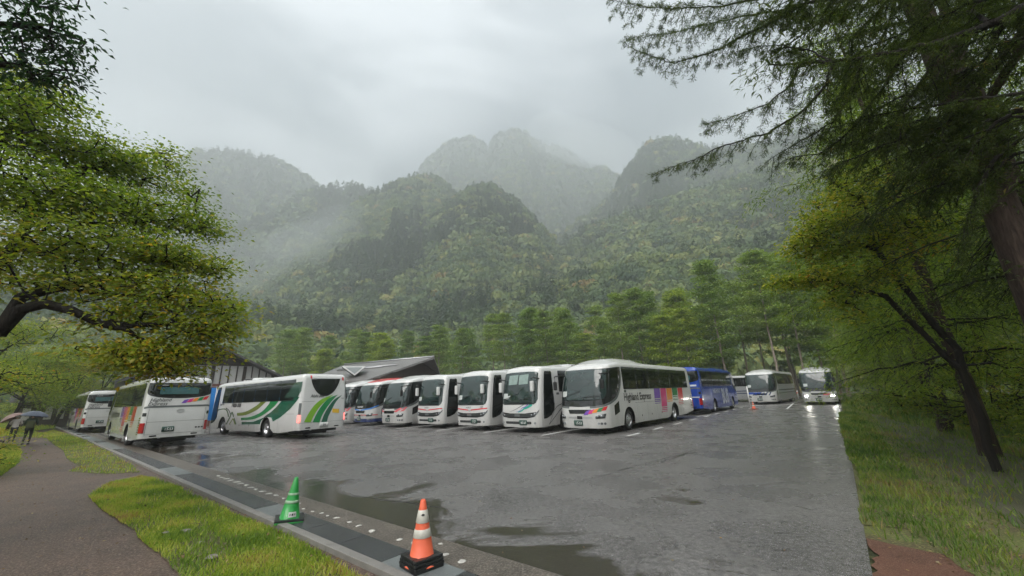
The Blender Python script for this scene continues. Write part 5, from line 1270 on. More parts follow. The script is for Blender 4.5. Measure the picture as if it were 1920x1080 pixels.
ca = conifer('larch_tree', 'second larch from the right edge, red brown trunk leaning over the verge', lot(-3.2, 11.0), 17, 3.6, LM_NEEDLE, M_BARKR, 14, .13, 101, low=.22, group=GR, trunk_r=.15, spread=.16, asp=.2, whorl=1.15, nb=5, tvar=.22)
cb_ = conifer('larch_tree', 'olive larch with feathery boughs reaching left over the lane', lot(-2.6, 15.5), 15, 4.8, LM_LARCH, M_BARKR, 15, .14, 102, low=.16, group=GR, trunk_r=.17, spread=.18, asp=.22, whorl=1.1, nb=5, tint=.35)
cc = conifer('larch_tree', 'slim larch with pale trunk beside the lane, beyond the olive one', lot(-2.8, 22), 16, 4.2, LM_LARCH, M_BARKR, 15, .20, 103, low=.3, group=GR, trunk_r=.2, spread=.24, asp=.25, whorl=.95, nb=5, tint=.3)
k = 0
spots = [(-7.5, 8.5), (-9.5, 14), (-7.6, 19.5), (-3.4, 29), (-9.5, 26), (-3.6, 37), (-9, 34), (-3.2, 46), (-8, 44), (-14, 18), (-15, 28), (-14, 39), (-4, 56), (-9, 55), (-4, 68), (-6, 31), (-6.2, 40), (-12, 23), (-12.5, 33), (-6, 51)]
names = ['mossy', 'dark', 'tall', 'thin', 'dense', 'drooping']
where = ['nearest to the picture edge', 'behind the near larch', 'behind the olive larch', 'on the verge past the slim one', 'deep in the right wood', 'beside the lane halfway down', 'in the second row halfway down', 'close to the lane near the oncoming coach', 'in the second row near the oncoming coach', 'third row near', 'third row middle', 'third row far', 'just past the oncoming coach', 'behind the verge past the oncoming coach', 'by the lane near its far end', 'at the far right edge', 'filling the wood beyond the lane', 'deepest in the right wood near', 'deepest in the right wood middle', 'at the far end of the lane', 'in the second row at the far end', 'deepest at the far end']
for i, (a_, b_) in enumerate(spots):
    src = (ca, cb_, cc)[(i*2+1) % 3 if b_ < 30 else (1, 2)[i % 2]]
    retree(src, 'dark larch of the right wood, %s' % where[i], lot(a_, b_), i*1.7, (random.uniform(.95, 1.25), random.uniform(.9, 1.15)), GR)
# bright small leaved tree hanging over the lane
tb = lot(-2.2, 13.0)
limbs = [[(tb, .085), (tb+Vector((0, 0, 2.5)), .07), (at(1640, 470, 12.6), .06), (at(1590, 455, 12.2), .045), (at(1510, 430, 11.8), .02)], [(tb+Vector((0, 0, 2.0)), .06), (at(1660, 560, 12.8), .06), (at(1600, 540, 12.3), .04), (at(1540, 525, 12), .03), (at(1460, 530, 11.8), .012)], [(at(1640, 470, 12.6), .05), (at(1620, 380, 12.4), .04), (at(1560, 340, 12.2), .02)], [(at(1640, 470, 12.6), .05), (at(1700, 420, 12.6), .03), (at(1760, 400, 12.8), .02)]]
C_ = [cl(1460, 532, 11.8, .3, 14, .14), cl(1500, 525, 11.9, .4, 26, .2), cl(1560, 520, 12, .6, 50, .3), cl(1530, 440, 11.9, .65, 60, .4), cl(1490, 470, 11.9, .4, 26, .25), cl(1580, 470, 12.2, .8, 66, .5), cl(1560, 400, 12.1, .8, 66, .5), cl(1640, 430, 12.5, .9, 66, .6), cl(1600, 350, 12.4, .9, 60, .5), cl(1580, 560, 12.1, .5, 30, .3), cl(1650, 520, 12.5, .7, 44, .5), cl(1720, 450, 12.8, .9, 50, .6), cl(1700, 350, 12.8, .9, 44, .6), cl(1600, 600, 12.2, .35, 12, .2)]
make_tree('lacy_tree', 'small leaved bright green tree hanging over the lane in front of the right conifers', tb, limbs, clump_points(C_, 12), LM_YEL, M_BARK, per=24, spread=.18, size=.085, thin=.005, tint=.5, tvar=.22, flat=.5, asp=.6, seed=12)
# saplings and undergrowth along the verge
for i, (a_, b_, h, r_, lb) in enumerate([(-3.2, 20, 3.6, 1.6, 'leafy sapling under the right conifers near the lane'), (-4.6, 14, 2.2, 1.5, 'dark bush behind the service track'), (-3.6, 30, 2.6, 1.8, 'bush beside the verge short of the oncoming coach'), (-3.4, 40, 2.2, 2.0, 'low bush right of the oncoming coach'), (-5.2, 9, 1.6, 1.4, 'fern like bush at the right picture edge'), (-6, 22, 3, 2.2, 'broad bush in the right wood'), (-5.6, 11.8, 2.0, 1.7, 'leafy bush just right of the leaning trunk'), (-6.4, 16.5, 2.6, 2.0, 'tall dark bush left of the leaning trunk'), (-5.4, 26, 2.4, 2.2, 'rounded bush far along the service track')]):
    broadleaf('bush', lb, lot(a_, b_), h, r_, LM_MAPLE, 34, .10, 220, 70+i, .45, None, .03, .25, low=.02)['category'] = 'bush'

# ---------------- pine row behind the lot
GP = 'pines behind the parking lot'
def pine(seed, h, r_, low, lm=LM_PINE, tint=.45):
    return conifer('pine_tree', 'pine', (0, 0), h, r_, lm, M_BARKP, 13, .40, seed, low=low, group=GP, trunk_r=.20, spread=.5, asp=.5, whorl=1.75, nb=5, drop=-.02, tint=tint, fine=.5, tvar=.16, tw=.45, shape=.62)
prot = [pine(201, 21, 4.6, .38), pine(202, 19, 4.4, .30, tint=.42), pine(203, 22, 4.2, .48, tint=.55), pine(204, 17, 4.8, .18, LM_LARCH, .5), pine(205, 20, 4.0, .34, tint=.32)]
used = [False]*5; rp_ = random.Random(5)
kinds = ['tall pine', 'bushy pine', 'slim bare trunked pine', 'pale green larch', 'dark pine']
spots = []
for row, (b0, da) in enumerate(((66, 4.4), (73, 4.8), (81, 6.0))):
    a_ = -6+row*2.3
    while a_ < 62-row*4: spots.append((a_+rp_.uniform(-1.2, 1.2), b0+rp_.uniform(-2.5, 2.5)-(0 if a_ > 12 else 0), row)); a_ += da
for a_ in np.arange(64, 118, 5.5): spots.append((a_+rp_.uniform(-1, 1), 58+rp_.uniform(-4, 4)-(a_-64)*.35, 3))
for a_ in np.arange(70, 125, 7): spots.append((a_, 74-(a_-64)*.35+rp_.uniform(-4, 4), 4))
# say where each stands: its bearing read against the coaches
def spot_words(x):
    marks = [(160, 'farthest left coach'), (300, 'kerb coach'), (450, 'timbered hut'), (560, 'green swoosh coach'), (700, 'dark roofed hall'), (800, 'rose flashed coach'), (900, 'coach 327'), (1000, 'teal wave coach'), (1130, 'rainbow barred coach windshield'), (1240, 'rainbow barred coach tail'), (1340, 'blue coach'), (1440, 'far white coach'), (1540, 'oncoming coach')]
    return min(marks, key=lambda m_: abs(m_[0]-x))[1]
def to_px(p):
    d = Vector(p)-Vector((0, 0, CZ)); w = d.dot(CF); return PW/2+F_PX*d.dot(CR)/w if w > .1 else -999
seen = {}
for i, (a_, b_, row) in enumerate(spots):
    k = rp_.randrange(5); p = lot(a_, b_); sc_ = rp_.uniform(.82, 1.14)*(1.0 if row < 3 else .95)*(.9 if 20 < a_ < 64 else 1); x = to_px(p)
    key = (kinds[k], ['front row', 'second row', 'third row', 'left row', 'back left row'][row], spot_words(x)); seen[key] = seen.get(key, 0)+1
    lb = '%s%s, %s, above %s' % (['', 'another ', 'a third ', 'a fourth ', 'a fifth '][min(4, seen[key]-1)], *key)
    if not used[k]: o = prot[k]; used[k] = True; o['label'] = lb; o.location = (p.x, p.y, 0)
    else: o = retree(prot[k], lb, p, rp_.uniform(0, 6.28), (sc_*rp_.uniform(.9, 1.1), sc_), GP)
for k in range(5):
    if not used[k]: o = prot[k]; o['label'] = '%s standing alone behind the coaches' % kinds[k]; o.location = tuple(lot(40+k*3, 70))
# ================================================================ CONES
M_CG = mat('green_cone_plastic', (.015, .27, .045), .35, coat=.3, var=.15, vscale=9); M_CO = mat('orange_cone_plastic', (.72, .13, .06), .5, var=.12, vscale=9, bump=.1)
M_REFL = mat('reflective_sleeve', (.55, .53, .47), .3, var=.25, vscale=14); M_REFG = mat('pale_green_sleeve', (.30, .44, .30), .35, var=.6, vscale=18)
M_BASE = mat('black_cone_weight', (.014, .015, .015), .35, bump=.2, bscale=30)
def cone(label, px, h, m, bands, base_w, tall_base, rz, lean=(0, 0), card=False, hole=False, size=1, fx=None):
    g = gnd(*px); o = empty('traffic_cone', (g.x, g.y, .03), rz, size); o.rotation_euler = (lean[0], lean[1], rz); tag(o, label, 'traffic cone', 'traffic cones standing on the drain')
    rb, rt = .155, .028; f = lambda z: rb+(rt-rb)*(z/h)
    prof = [(rb+.035, .035), (rb+.03, .05), (rb+.006, .055)]
    zs = sorted({.06}|{z for b in bands for z in b}|{h-.012}); prof += [(f(z), z) for z in zs]+[(rt-.008, h), (rt-.012, h-.01), (.0001, h-.012)]
    mb = MB(); mb.lathe(prof, m, None, 28); mb.build('body', o)
    for z0, z1 in bands:
        mb = MB(); mb.lathe([(f(z0)+.002, z0), (f(z0)+.005, z0+.003), (f(z1)+.005, z1-.003), (f(z1)+.002, z1)], M_REFL if not card else M_REFG, None, 28)
        if hole:
            M = Matrix.Rotation(-rz, 4, 'Z')
        mb.build('reflective_band', o)
    if hole:
        mb = MB(); a = math.atan2(-g.y, -g.x)-rz+.05; z = (bands[1][0]+bands[1][1])/2+.02; r_ = f(z)+.007
        mb.lathe([(.017, 0), (.0001, .001)], M_BASE, Matrix.Translation((r_*math.cos(a), r_*math.sin(a), z)) @ Vector((math.cos(a), math.sin(a), .2)).to_track_quat('Z', 'Y').to_matrix().to_4x4() @ Matrix.Diagonal((1.1, .7, 1, 1)), 10); mb.build('grommet', o)
    if card:
        mb = MB(); a0 = math.atan2(-g.y, -g.x)-rz+.25; vs = []; 
        for z in (.085, .155):
            for k in range(7):
                a = a0+(k-3)*.14; r_ = f(z)+.005; vs.append((r_*math.cos(a), r_*math.sin(a), z))
        mb.add(vs, [[k, k+1, k+8, k+7] for k in range(6)], M_PLATE_W); vs = []
        for z in (.105, .135):
            for k in range(7):
                a = a0+(k-3)*.10; r_ = f(z)+.0075; vs.append((r_*math.cos(a), r_*math.sin(a), z))
        mb.add(vs, [[k, k+1, k+8, k+7] for k in (0, 2, 3, 5)], M_INK); mb.build('sticker', o)
    mb = MB(); mb.box((0, 0, .017), (base_w, base_w, .034), m if not tall_base else M_BASE, 0, .010); mb.build('base', o)
    n = 3 if tall_base else 1
    for i in range(n):
        w = base_w*(1.02-.03*i); z = .046+i*.033; bm = bmesh.new()
        mb = MB()
        for sx, sy, dx, dy in ((0, w/2-.035, w, .07), (0, -w/2+.035, w, .07), (w/2-.035, 0, .07, w-.144), (-w/2+.035, 0, .07, w-.144)): mb.box((sx, sy, z), (dx, dy, .03), M_BASE, 0, .008)
        mb.build('weight', o)
    return o
cone('green traffic cone with thin faded bands and a small sticker on the drain slabs', (541, 981), .64, M_CG, [(.27, .31), (.385, .415)], .40, False, .5, (R(1), R(4)), card=True)
cone('orange traffic cone with two grey white bands on stacked black weights', (790, 1068), .68, M_CO, [(.30, .385), (.445, .575)], .36, True, .75, (0, 0), hole=True)
oc = cone('tiny far red cone with a white pole beside the far white coach', (1414, 768), .6, M_CO, [(.25, .35), (.45, .5)], .4, False, .2)
p = gnd(1408, 767); mb = MB(); mb.tube([(p.x, p.y, 0), (p.x, p.y, 1.9)], .06, P_WHITE, 8); mb.lathe([(.2, 0), (.2, .05), (.06, .08)], P_WHITE, Matrix.Translation((p.x, p.y, 0)), 12); tag(mb.build('marker_pole'), 'thin white marker pole beside the tiny far red cone', 'pole')
for x, y, h in ((1482, 752, 1.5), (1491, 751, 1.3), (1498, 750, 1.2)):
    p = gnd(x, y); mb = MB(); mb.tube([(p.x, p.y, 0), (p.x, p.y, h)], .07, P_WHITE, 8); mb.tube([(p.x, p.y, h*.7), (p.x, p.y, h*.8)], .074, M_CO, 8)
    tag(mb.build('marker_post'), 'slim white marker post standing between the far white coach and the oncoming coach', 'post', 'white posts between the far coaches')
# birch like pale trunk leaning behind the far coach is part of the wood; a pale birch stands at the right
# ================================================================ BLUE BANNER
M_BAN = mat('blue_banner_cloth', (.02, .22, .62), .7); p = at(389, 760, 34.5); o = empty('banner', (p.x, p.y, 0), math.atan2(p.y, p.x)+R(90)); tag(o, 'blue vertical banner with white marks between the kerb coach and the green swoosh coach', 'banner')
mb = MB(); mb.tube([(-.36, 0, 0), (-.36, 0, 3.1)], .02, M_RIM, 8); mb.tube([(-.38, 0, 3.08), (.14, 0, 3.08)], .012, M_RIM, 6); mb.build('pole', o)
mb = MB()
for i in range(12):
    z0, z1 = .85+i*.18, .85+(i+1)*.18; w0 = .03*math.sin(i*.9); w1 = .03*math.sin((i+1)*.9); mb.add([(-.34, w0, z0), (.12, -w0, z0), (.12, -w1, z1), (-.34, w1, z1)], [[0, 1, 2, 3]], M_BAN, True)
mb.build('cloth', o)
mb = MB()
for i in range(5):
    z = 1.25+i*.36
    for dx, dz, w, h in ((-.1, .1, .30, .035), (-.1, -.02, .26, .03), (-.1, .03, .035, .22), (-.18, -.07, .14, .03)): mb.box((dx, -.05, z+dz), (w, .01, h), M_WINK)
mb.build('lettering', o)
# ================================================================ TIMBERED HUT
M_WALL = mat('white_plaster', (.50, .49, .47), .8, var=.08, vscale=2, bump=.2); M_TIM = mat('dark_timber', (.045, .032, .026), .6, bump=.3, bscale=12, var=.3, vscale=4); M_TIMR = mat('red_brown_timber', (.15, .06, .045), .6, bump=.3, bscale=12, var=.3, vscale=4)
M_ROOF = mat('dark_metal_roof', (.06, .057, .058), .35, bump=.3, bscale=8, var=.25, vscale=1.5); M_ROOFHAZE = mat('haze_pale_roof', (.17, .163, .158), .3, bump=.3, bscale=8, var=.25, vscale=1.5)  # second one, for the hall: same roof, haze put into its paler colour
M_GLASSH = mat('hut_window_glass', (.02, .025, .025), .08, spec=.9)
c0 = at(402, 700, 46); o = empty('timber_hut', (c0.x, c0.y, 0), math.atan2(c0.y, c0.x)-R(90)+R(8)); tag(o, 'half timbered hut with dark gable roof behind the kerb coach', 'hut')
hw, dp, ze, za = 5.2, 9.0, 4.55, 7.15
mb = MB(); mb.add([(-hw, 0, 0), (hw, 0, 0), (hw, 0, ze), (0, 0, za-.25), (-hw, 0, ze), (-hw, dp, 0), (hw, dp, 0), (hw, dp, ze), (0, dp, za-.25), (-hw, dp, ze)], [[0, 1, 2, 3, 4], [9, 8, 7, 6, 5], [1, 6, 7, 2], [5, 0, 4, 9], ], M_WALL); mb.build('wall', o)
for sg in (-1, 1):
    mb = MB(); x1, z1 = sg*(hw+1.2), ze-.6-.0; t_ = .22
    a = [(0, -1.3, za), (x1, -1.3, z1), (x1, dp+1, z1), (0, dp+1, za)]; b = [(q[0], q[1], q[2]-t_) for q in a]
    mb.add(a+b, [[0, 1, 2, 3], [7, 6, 5, 4], [0, 4, 5, 1], [1, 5, 6, 2], [2, 6, 7, 3]], M_ROOF); mb.build('roof', o)
mb = MB(); mb.add([(-3.3, -.10, 5.42), (3.3, -.10, 5.42), (0, -.10, za-.3)], [[0, 1, 2]], M_TIM); mb.add([(-3.3, -.02, 5.42), (3.3, -.02, 5.42), (3.3, -.10, 5.42), (-3.3, -.10, 5.42)], [[0, 1, 2, 3]], M_TIM); mb.build('gable_board', o)
for x in np.arange(-hw+.12, hw, .62):
    big = abs((x+hw-.12) % 2.48) < .1; zt_ = min(5.40, ze-.02+(hw-abs(x))*.44); mb = MB(); mb.box((x, -.03, (3.75+zt_)/2), (.28 if big else .10, .07, zt_-3.75), M_TIM); mb.build('stud', o)
mb = MB(); mb.box((0, -.06, 3.55), (2*hw+.2, .16, .38), M_TIMR); mb.build('beam', o)
for x in (-4.9, -2.6, .1, 2.6, 4.9): mb = MB(); mb.box((x, -.05, 1.68), (.3, .14, 3.34), M_TIMR); mb.build('post', o)
for x in (-3.7, -1.2, 1.4, 3.8): mb = MB(); mb.box((x, -.02, 2.1), (1.5, .06, 1.8), M_GLASSH); mb.build('window', o)
c1 = at(486, 690, 49); mb = MB(); q = Vector((c1.x, c1.y, 0)); dv = Vector((math.cos(o.rotation_euler.z), math.sin(o.rotation_euler.z), 0)); nv = Vector((-dv.y, dv.x, 0))
vs = [q-dv*1.3+Vector((0, 0, 5.3)), q+dv*1.4+Vector((0, 0, 5.3)), q+dv*2.2+Vector((0, 0, 4.3)), q+dv*2.2, q-dv*1.3]
back = [v+nv*3 for v in vs]; mb.add(vs+back, [[0, 4, 3, 2, 1], [5, 6, 7, 8, 9]]+[[i, (i+1) % 5, (i+1) % 5+5, i+5] for i in range(5)], M_WALL)
s2 = mb.build('outhouse'); tag(s2, 'small white walled outhouse peeking out right of the timbered hut roof', 'outhouse')
# ================================================================ DARK ROOFED HALL
r0 = at(655, 690, 60); r1 = at(812, 663, 50); RZ = 6.8; dr = (Vector((r1.x, r1.y, 0))-Vector((r0.x, r0.y, 0))); L_ = dr.length; dr.normalize(); nr = Vector((dr.y, -dr.x, 0))
if nr.dot(Vector((r1.x, r1.y, 0))) > 0: nr = -nr
o = empty('hall', (r0.x, r0.y, 0)); tag(o, 'low hall with broad dark wet roof and white triangular dormer behind the coaches', 'hall')
def HP(s, n_, z): return dr*s+nr*n_+Vector((0, 0, z))
mb = MB()
for sg in (1, -1):
    a = [HP(-1, 0, RZ), HP(L_+.2, 0, RZ), HP(L_-3.6, sg*7.2, 4.0), HP(-1, sg*7.2, 4.0)]; b = [v-Vector((0, 0, .25)) for v in a]
    f = [[0, 1, 2, 3], [7, 6, 5, 4], [0, 4, 5, 1], [1, 5, 6, 2], [2, 6, 7, 3], [3, 7, 4, 0]]; mb.add(a+b, f, M_ROOFHAZE)
mb.build('roof', o)
mb = MB(); mb.tube([HP(-1, .05, RZ+.05), HP(L_+.2, .05, RZ+.05)], .10, M_RIM, 6); mb.build('ridge_cap', o)
for k_, s0, s1 in ((2.6, 1.0, L_-3.5), (2.9, 1.0, L_*.62)):
    mb = MB(); zf = RZ-k_*(RZ-4)/7.2+.12; mb.tube([HP(s0, k_, zf), HP(s1, k_, zf)], .07, M_RIM, 6); mb.build('roof_strip', o)  # thin pale metal strips along the near roof slope
mb = MB(); mb.add([HP(-.6, 6.6, 0), HP(L_-2.2, 6.6, 0), HP(L_-2.2, 6.6, 4.2), HP(-.6, 6.6, 4.2), HP(-.6, -6.6, 0), HP(L_-2.2, -6.6, 0), HP(L_-2.2, -6.6, 4.2), HP(-.6, -6.6, 4.2), HP(-.6, 0, RZ-.3), HP(L_-2.2, 0, RZ-.3)], [[0, 1, 2, 3], [5, 4, 7, 6], [1, 5, 6, 9, 2], [4, 0, 3, 8, 7]], M_TIM); mb.build('wall', o)
for k_ in range(5): mb = MB(); q = HP(2+k_*L_/6, 6.66, 2.2); mb.box(q, (1.8, .06, 1.6), M_GLASSH, math.atan2(dr.y, dr.x)); mb.build('window', o)
# white triangular dormer light at the near left end
t0 = at(641, 687, 50); t1 = at(686, 687, 50); t2 = at(665, 704, 49.6); rel = lambda v: v-Vector((r0.x, r0.y, 0))
A_, B_, C2 = rel(t0), rel(t1), rel(t2); back = Vector((t0.x, t0.y, 0)).normalized()*2.5
mb = MB(); mb.add([A_, B_, C2], [[0, 2, 1]], P_WHITE); mb.add([A_, B_, A_+back, B_+back, C2+back], [[0, 1, 3, 2]], P_WHITE); mb.add([A_, C2, C2+back, A_+back, B_, B_+back], [[0, 1, 2, 3], [1, 4, 5, 2]], M_ROOF); d_ = mb.build('dormer', o)
mb = MB(); c_ = (A_+B_+C2)/3; sh_ = lambda v: c_+(v-c_)*.72-back.normalized()*.06; mb.add([sh_(A_), sh_(B_), sh_(C2)], [[0, 2, 1]], mat('dormer_glass', (.22, .24, .24), .15, spec=.8)); mb.build('pane', d_)
# far dark hut with white panes left of the farthest coach
p = at(86, 765, 74); o = empty('far_hut', (p.x, p.y, 0), math.atan2(p.y, p.x)-R(90)); tag(o, 'dark far hut with pale panels under the maples left of the farthest coach', 'hut')
mb = MB(); mb.box((1, 2, 1.5), (6.4, 4, 3), M_TIM); mb.build('wall', o); mb = MB(); mb.add([(-2.9, -.8, 2.9), (4.9, -.8, 2.9), (4.9, 2, 4.4), (-2.9, 2, 4.4), (4.9, 4.8, 2.9), (-2.9, 4.8, 2.9)], [[0, 1, 2, 3], [3, 2, 4, 5], [0, 5, 4, 1]], M_ROOF); mb.build('roof', o)
for x in (-1.4, .3, 1.3, 3.2): mb = MB(); mb.box((x, -.04, 1.6), (.6, .08, 1.5), M_WALL); mb.build('panel', o)
# ================================================================ PEOPLE
def skin_fig(name, verts, edges, m, parent, sub=2, root=0):
    me = bpy.data.meshes.new(name); me.from_pydata([v[:3] for v in verts], [], []); 
    bm = bmesh.new(); bm.from_mesh(me); bm.verts.ensure_lookup_table()
    for a, b in edges: bm.edges.new((bm.verts[a], bm.verts[b]))
    bm.to_mesh(me); bm.free(); o = link(bpy.data.objects.new(name, me), parent); md = o.modifiers.new('skin', 'SKIN'); md.use_smooth_shade = True
    if not me.skin_vertices: bpy.context.view_layer.update()
    sv = me.skin_vertices[0].data if me.skin_vertices else None
    if sv is None: raise RuntimeError('no skin layer')
    for i, v in enumerate(verts): sv[i].radius = (v[3], v[4] if len(v) > 4 else v[3]); sv[i].use_root = (i == root)
    s_ = o.modifiers.new('sub', 'SUBSURF'); s_.levels = sub; s_.render_levels = sub
    me.materials.append(m); 
    dg = bpy.context.evaluated_depsgraph_get(); nm = bpy.data.meshes.new_from_object(o.evaluated_get(dg)); o.modifiers.clear(); o.data = nm
    nm.polygons.foreach_set('use_smooth', [True]*len(nm.polygons)); return o
M_SKIN = mat('skin', (.42, .26, .19), .55); M_JKT = mat('dark_green_jacket', (.022, .040, .026), .5, bump=.5, bscale=14); M_TRS = mat('dark_trousers', (.018, .019, .022), .7, bump=.4, bscale=14); M_SHOE = mat('shoe_leather', (.02, .018, .016), .5)
M_HAIR = mat('black_hair', (.012, .010, .009), .5); M_UMB = mat('grey_blue_umbrella', (.13, .15, .22), .35, trans=.2); M_COAT = mat('pale_raincoat', (.42, .38, .36), .5, bump=.4, bscale=12); M_UMB2 = mat('pinkish_brown_umbrella', (.20, .12, .10), .4); M_BAG = mat('olive_bag', (.07, .08, .03), .6)
def person(label, xy, rz, jm, um, ulabel, cat_u_lean, h=1.70, hood=False, bag=None):
    k = h/1.70; o = empty('person', (*xy, .0), rz, k); tag(o, label, 'person')
    # facing local +Y, mid stride
    V = [(0, 0, .93, .15, .11), (.09, .0, .86, .095, .1), (.10, .10, .50, .062), (.09, .02, .11, .042), (-.09, .0, .86, .095, .1), (-.10, .06, .49, .062), (-.10, -.20, .14, .042)]
    skin_fig('trousers', V, [(0, 1), (1, 2), (2, 3), (0, 4), (4, 5), (5, 6)], M_TRS, o)
    V = [(0, 0, .80, .19, .15), (0, 0, .95, .17, .13), (0, .01, 1.15, .165, .12), (0, .02, 1.33, .17, .115), (0, .03, 1.45, .085, .08),
         (.17, .02, 1.38, .075), (.26, .0, 1.16, .058), (.20, .20, 1.10, .047), (-.17, .02, 1.38, .075), (-.25, .0, 1.14, .058), (-.10, .22, 1.18, .045)]
    j = skin_fig('jacket', V, [(0, 1), (1, 2), (2, 3), (3, 4), (3, 5), (5, 6), (6, 7), (3, 8), (8, 9), (9, 10)], jm, o)
    V = [(0, .03, 1.44, .055), (0, .035, 1.52, .055), (0, .05, 1.58, .082, .085), (0, .045, 1.66, .072, .08), (0, .125, 1.565, .016), (0, .12, 1.53, .03)]
    b = skin_fig('body', V, [(0, 1), (1, 2), (2, 3), (2, 4), (1, 5)], M_SKIN, o)
    V = [(0, .01, 1.62, .088, .085), (0, .03, 1.68, .078, .085), (0, -.03, 1.56, .07)]
    skin_fig('hood' if hood else 'hair', V, [(0, 1), (0, 2)], jm if hood else M_HAIR, o)
    for s_, (hx, hy, hz), dr_ in ((1, (.19, .25, 1.11), (-.3, .6, .35)), (-1, (-.08, .26, 1.2), (.3, .5, .45))):
        d_ = Vector(dr_).normalized(); sd = d_.cross(Vector((0, 0, 1))).normalized()
        V = [(hx, hy, hz, .028), tuple(Vector((hx, hy, hz))+d_*.05)+(.036, .022)]; E_ = [(0, 1)]
        for f_ in range(4):
            b0 = Vector(V[1][:3])+sd*(f_-1.5)*.018; V.append(tuple(b0+d_*.035)+(.010,)); V.append(tuple(b0+d_*(.055+.008*(f_ in (1, 2)))+Vector((0, 0, .02)))+(.008,)); n_ = len(V); E_ += [(1, n_-2), (n_-2, n_-1)]
        V.append(tuple(Vector((hx, hy, hz))+sd*.035*s_+d_*.045)+(.010,)); E_.append((0, len(V)-1))
        skin_fig('hand', V, E_, M_SKIN, o, 1)
    for x, y, z in ((.09, .05, .05), (-.10, -.18, .07)):
        mb = MB(); mb.box((x, y, z), (.10, .27, .09), M_SHOE, 0, .035); mb.build('shoe', o)
    if bag: mb = MB(); mb.box((0, -.17, 1.12), (.30, .16, .42), bag, 0, .05); bo = mb.build('rucksack', None); bo.location = (*xy, 0); bo.rotation_euler = (0, 0, rz); bo.scale = (k, k, k); tag(bo, 'small olive rucksack on the back of the walker in the dark green jacket', 'rucksack')
    # umbrella, held
    u = empty('umbrella', (*xy, 0), rz, k); tag(u, ulabel, 'umbrella'); Rm = Matrix.Translation((-.03, .22, 1.2)) @ Matrix.Rotation(cat_u_lean[0], 4, 'X') @ Matrix.Rotation(cat_u_lean[1], 4, 'Y')
    mb = MB(); n = 8; vs = []; rings = [(.0, .66), (.16, .65), (.34, .58), (.50, .47), (.60, .34)]
    for r_, z_ in rings:
        for q in range(n*3):
            a = 2*math.pi*q/(n*3); sc = 1-.06*abs(math.sin(a*n/2))*(r_/.6); vs.append(Rm @ Vector((r_*sc*math.cos(a), r_*sc*math.sin(a), z_+.02*(r_/.6)*abs(math.sin(a*n/2)))))
    m_ = n*3; mb.add(vs, [[i*m_+q, i*m_+(q+1) % m_, (i+1)*m_+(q+1) % m_, (i+1)*m_+q] for i in range(4) for q in range(m_)], um, True); mb.build('canopy', u)
    mb = MB(); mb.tube([Rm @ Vector((0, 0, -.15)), Rm @ Vector((0, 0, .72))], .008, M_TRIM, 6); mb.build('shaft', u)
    for q in range(n):
        a = 2*math.pi*q/n; mb = MB(); mb.tube([Rm @ Vector((.6*math.cos(a), .6*math.sin(a), .335)), Rm @ Vector((.3*math.cos(a), .3*math.sin(a), .58)), Rm @ Vector((0, 0, .64))], .004, M_TRIM, 4); mb.build('rib', u)
p = gnd(47, 834); dirn = lot(1, 0); hz = math.atan2(dirn.y, dirn.x)-R(90)
person('walker in dark green jacket seen from behind on the brown path', (p.x, p.y), hz+R(-8), M_JKT, M_UMB, 'grey blue umbrella held by the walker in the dark green jacket', (R(-4), R(8)), bag=M_BAG)
p = gnd(20, 828); person('walker in a pale raincoat half hidden by leaves left of the dark green jacket', (p.x, p.y), hz, M_COAT, M_UMB2, 'pinkish brown umbrella tilted over the walker in the pale raincoat', (R(-10), R(-28)), h=1.62, hood=True)
# ================================================================ LITTER ON THE LAWN
M_STONE = mat('grey_stone', (.20, .18, .155), .6, bump=.6, bscale=30, var=.4, vscale=20)
M_DEAD = leaf_mat('fallen_leaves', [(0, (.08, .045, .022)), (.5, (.20, .12, .05)), (.85, (.28, .20, .09)), (1, (.30, .25, .15))], .5, .2)
def litter(name, P, n, size, z, label):
    X = np.array([(p.x, p.y) for p in P]); lo, hi = X.min(0), X.max(0); x = rng.uniform(lo[0], hi[0], n*4); y = rng.uniform(lo[1], hi[1], n*4); k = in_poly(P, x, y); x, y = x[k][:n], y[k][:n]; n = len(x)
    T_ = np.stack([x, y, np.full(n, z)], 1); V, F, t = leaves(T_, np.zeros((n, 3))+[0, 0, .01], 1, .001, size, .2, .05, 8, .7, .5, .35); V[:, 2] = np.maximum(V[:, 2], .006)
    tag(np_obj(name, V, F, M_DEAD, tint=t), label, 'fallen leaves', kind='stuff')
litter('fallen_leaves', LAWNS[0], 160, .045, .06, 'pale fallen leaves scattered in the short grass')
litter('fallen_leaves', [lot(2, 2.8), lot(50, 2.8), lot(50, -3), lot(12, -3), lot(2, -1)], 2600, .045, .006, 'small fallen leaves scattered over the brown path')
litter('fallen_leaves', [lot(-1.4, 4), lot(-1.4, 9), lot(0, 9), lot(0, 4)], 260, .04, .006, 'fallen leaves on the red soil at the corner of the verge')
litter('fallen_leaves', [lot(0.3, 4), lot(30, 4), lot(30, 12), lot(.3, 12)], 220, .035, .006, 'few fallen leaves on the wet asphalt')
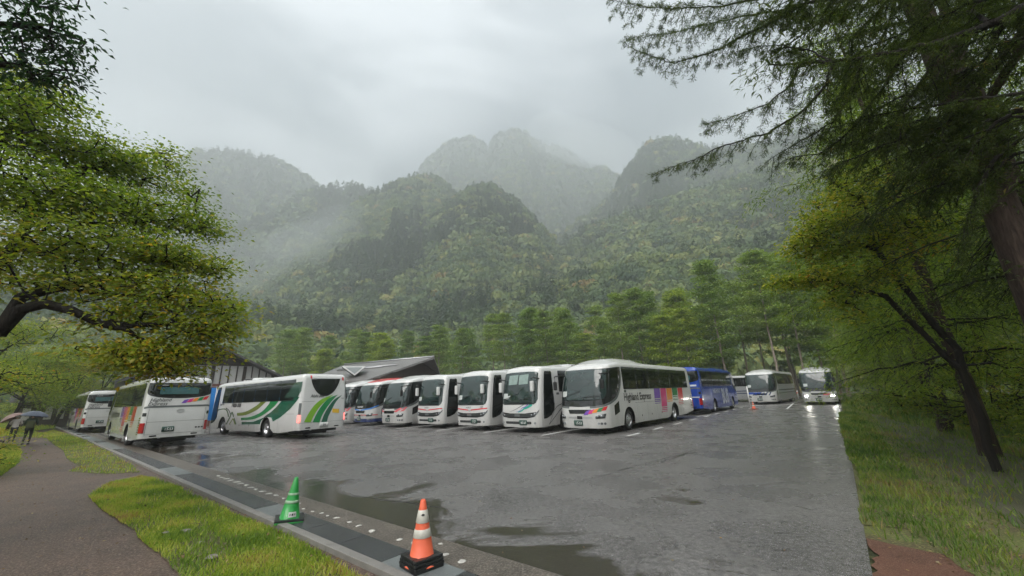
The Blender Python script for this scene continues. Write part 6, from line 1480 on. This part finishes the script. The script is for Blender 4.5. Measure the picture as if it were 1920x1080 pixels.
for x, y, s_, lb in ((396, 1050, .055, 'grey white stone in the grass near the bottom edge'), (350, 1000, .06, 'flat pale stone near the middle of the front lawn'), (376, 1022, .04, 'small grey stone between the two pale ones'), (310, 1003, .035, 'small pale stone at the path side of the front lawn')):
    bm = bmesh.new(); bmesh.ops.create_icosphere(bm, subdivisions=2, radius=1)
    for v in bm.verts: v.co *= random.uniform(.8, 1.15)
    for v in bm.verts: v.co = Vector((v.co.x*s_*1.4, v.co.y*s_, v.co.z*s_*.55))
    me = bpy.data.meshes.new('stone'); bm.to_mesh(me); bm.free(); me.materials.append(M_STONE); o = link(bpy.data.objects.new('stone', me)); g = gnd(x, y); o.location = (g.x, g.y, .03); tag(o, lb, 'stone', 'stones in the front lawn')
# ================================================================ THE AIR
hm = bpy.data.materials.new('haze_air'); hm.use_nodes = True; t = hm.node_tree; t.nodes.clear()
o_ = t.nodes.new('ShaderNodeOutputMaterial'); v_ = t.nodes.new('ShaderNodeVolumePrincipled')
v_.inputs['Color'].default_value = (.83, .865, .875, 1); v_.inputs['Density'].default_value = .0012; v_.inputs['Anisotropy'].default_value = .45
t.links.new(v_.outputs[0], o_.inputs['Volume'])
mm = hm.copy(); mm.name = 'mist_air'; mm.node_tree.nodes['Principled Volume'].inputs['Density'].default_value = .0045
for px, D, sz, rot, lb in (((545, 478), 430, (75, 40, 26), (0, R(-22), R(15)), 'wisp of white mist rising in the left valley'), ((600, 440), 470, (60, 40, 22), (0, R(-30), R(15)), 'thin mist trailing up beside the front ridge'), ((1085, 268), 900, (150, 80, 45), (0, R(20), 0), 'cloud wrapped over the right shoulder of the far peak')):
    bm = bmesh.new(); bmesh.ops.create_icosphere(bm, subdivisions=4, radius=1)
    for v in bm.verts:
        n_ = fbm(np.array([v.co.x*1.7+5]), np.array([v.co.z*1.7+v.co.y+3]), 3, 5)[0]; v.co = v.co*(.75+.6*n_); v.co = Vector((v.co.x*sz[0], v.co.y*sz[1], v.co.z*sz[2]))
    me = bpy.data.meshes.new('mist_bank'); bm.to_mesh(me); bm.free(); me.materials.append(mm); q = link(bpy.data.objects.new('mist_bank', me)); p = at(*px, D); q.location = p; q.rotation_euler = rot; tag(q, lb, 'mist', kind='stuff')
mb = MB(); mb.box((0, 500, 392), (2900, 2300, 800), hm)
o = mb.build('haze'); tag(o, 'pale grey mist filling the valley', 'mist', kind='stuff')
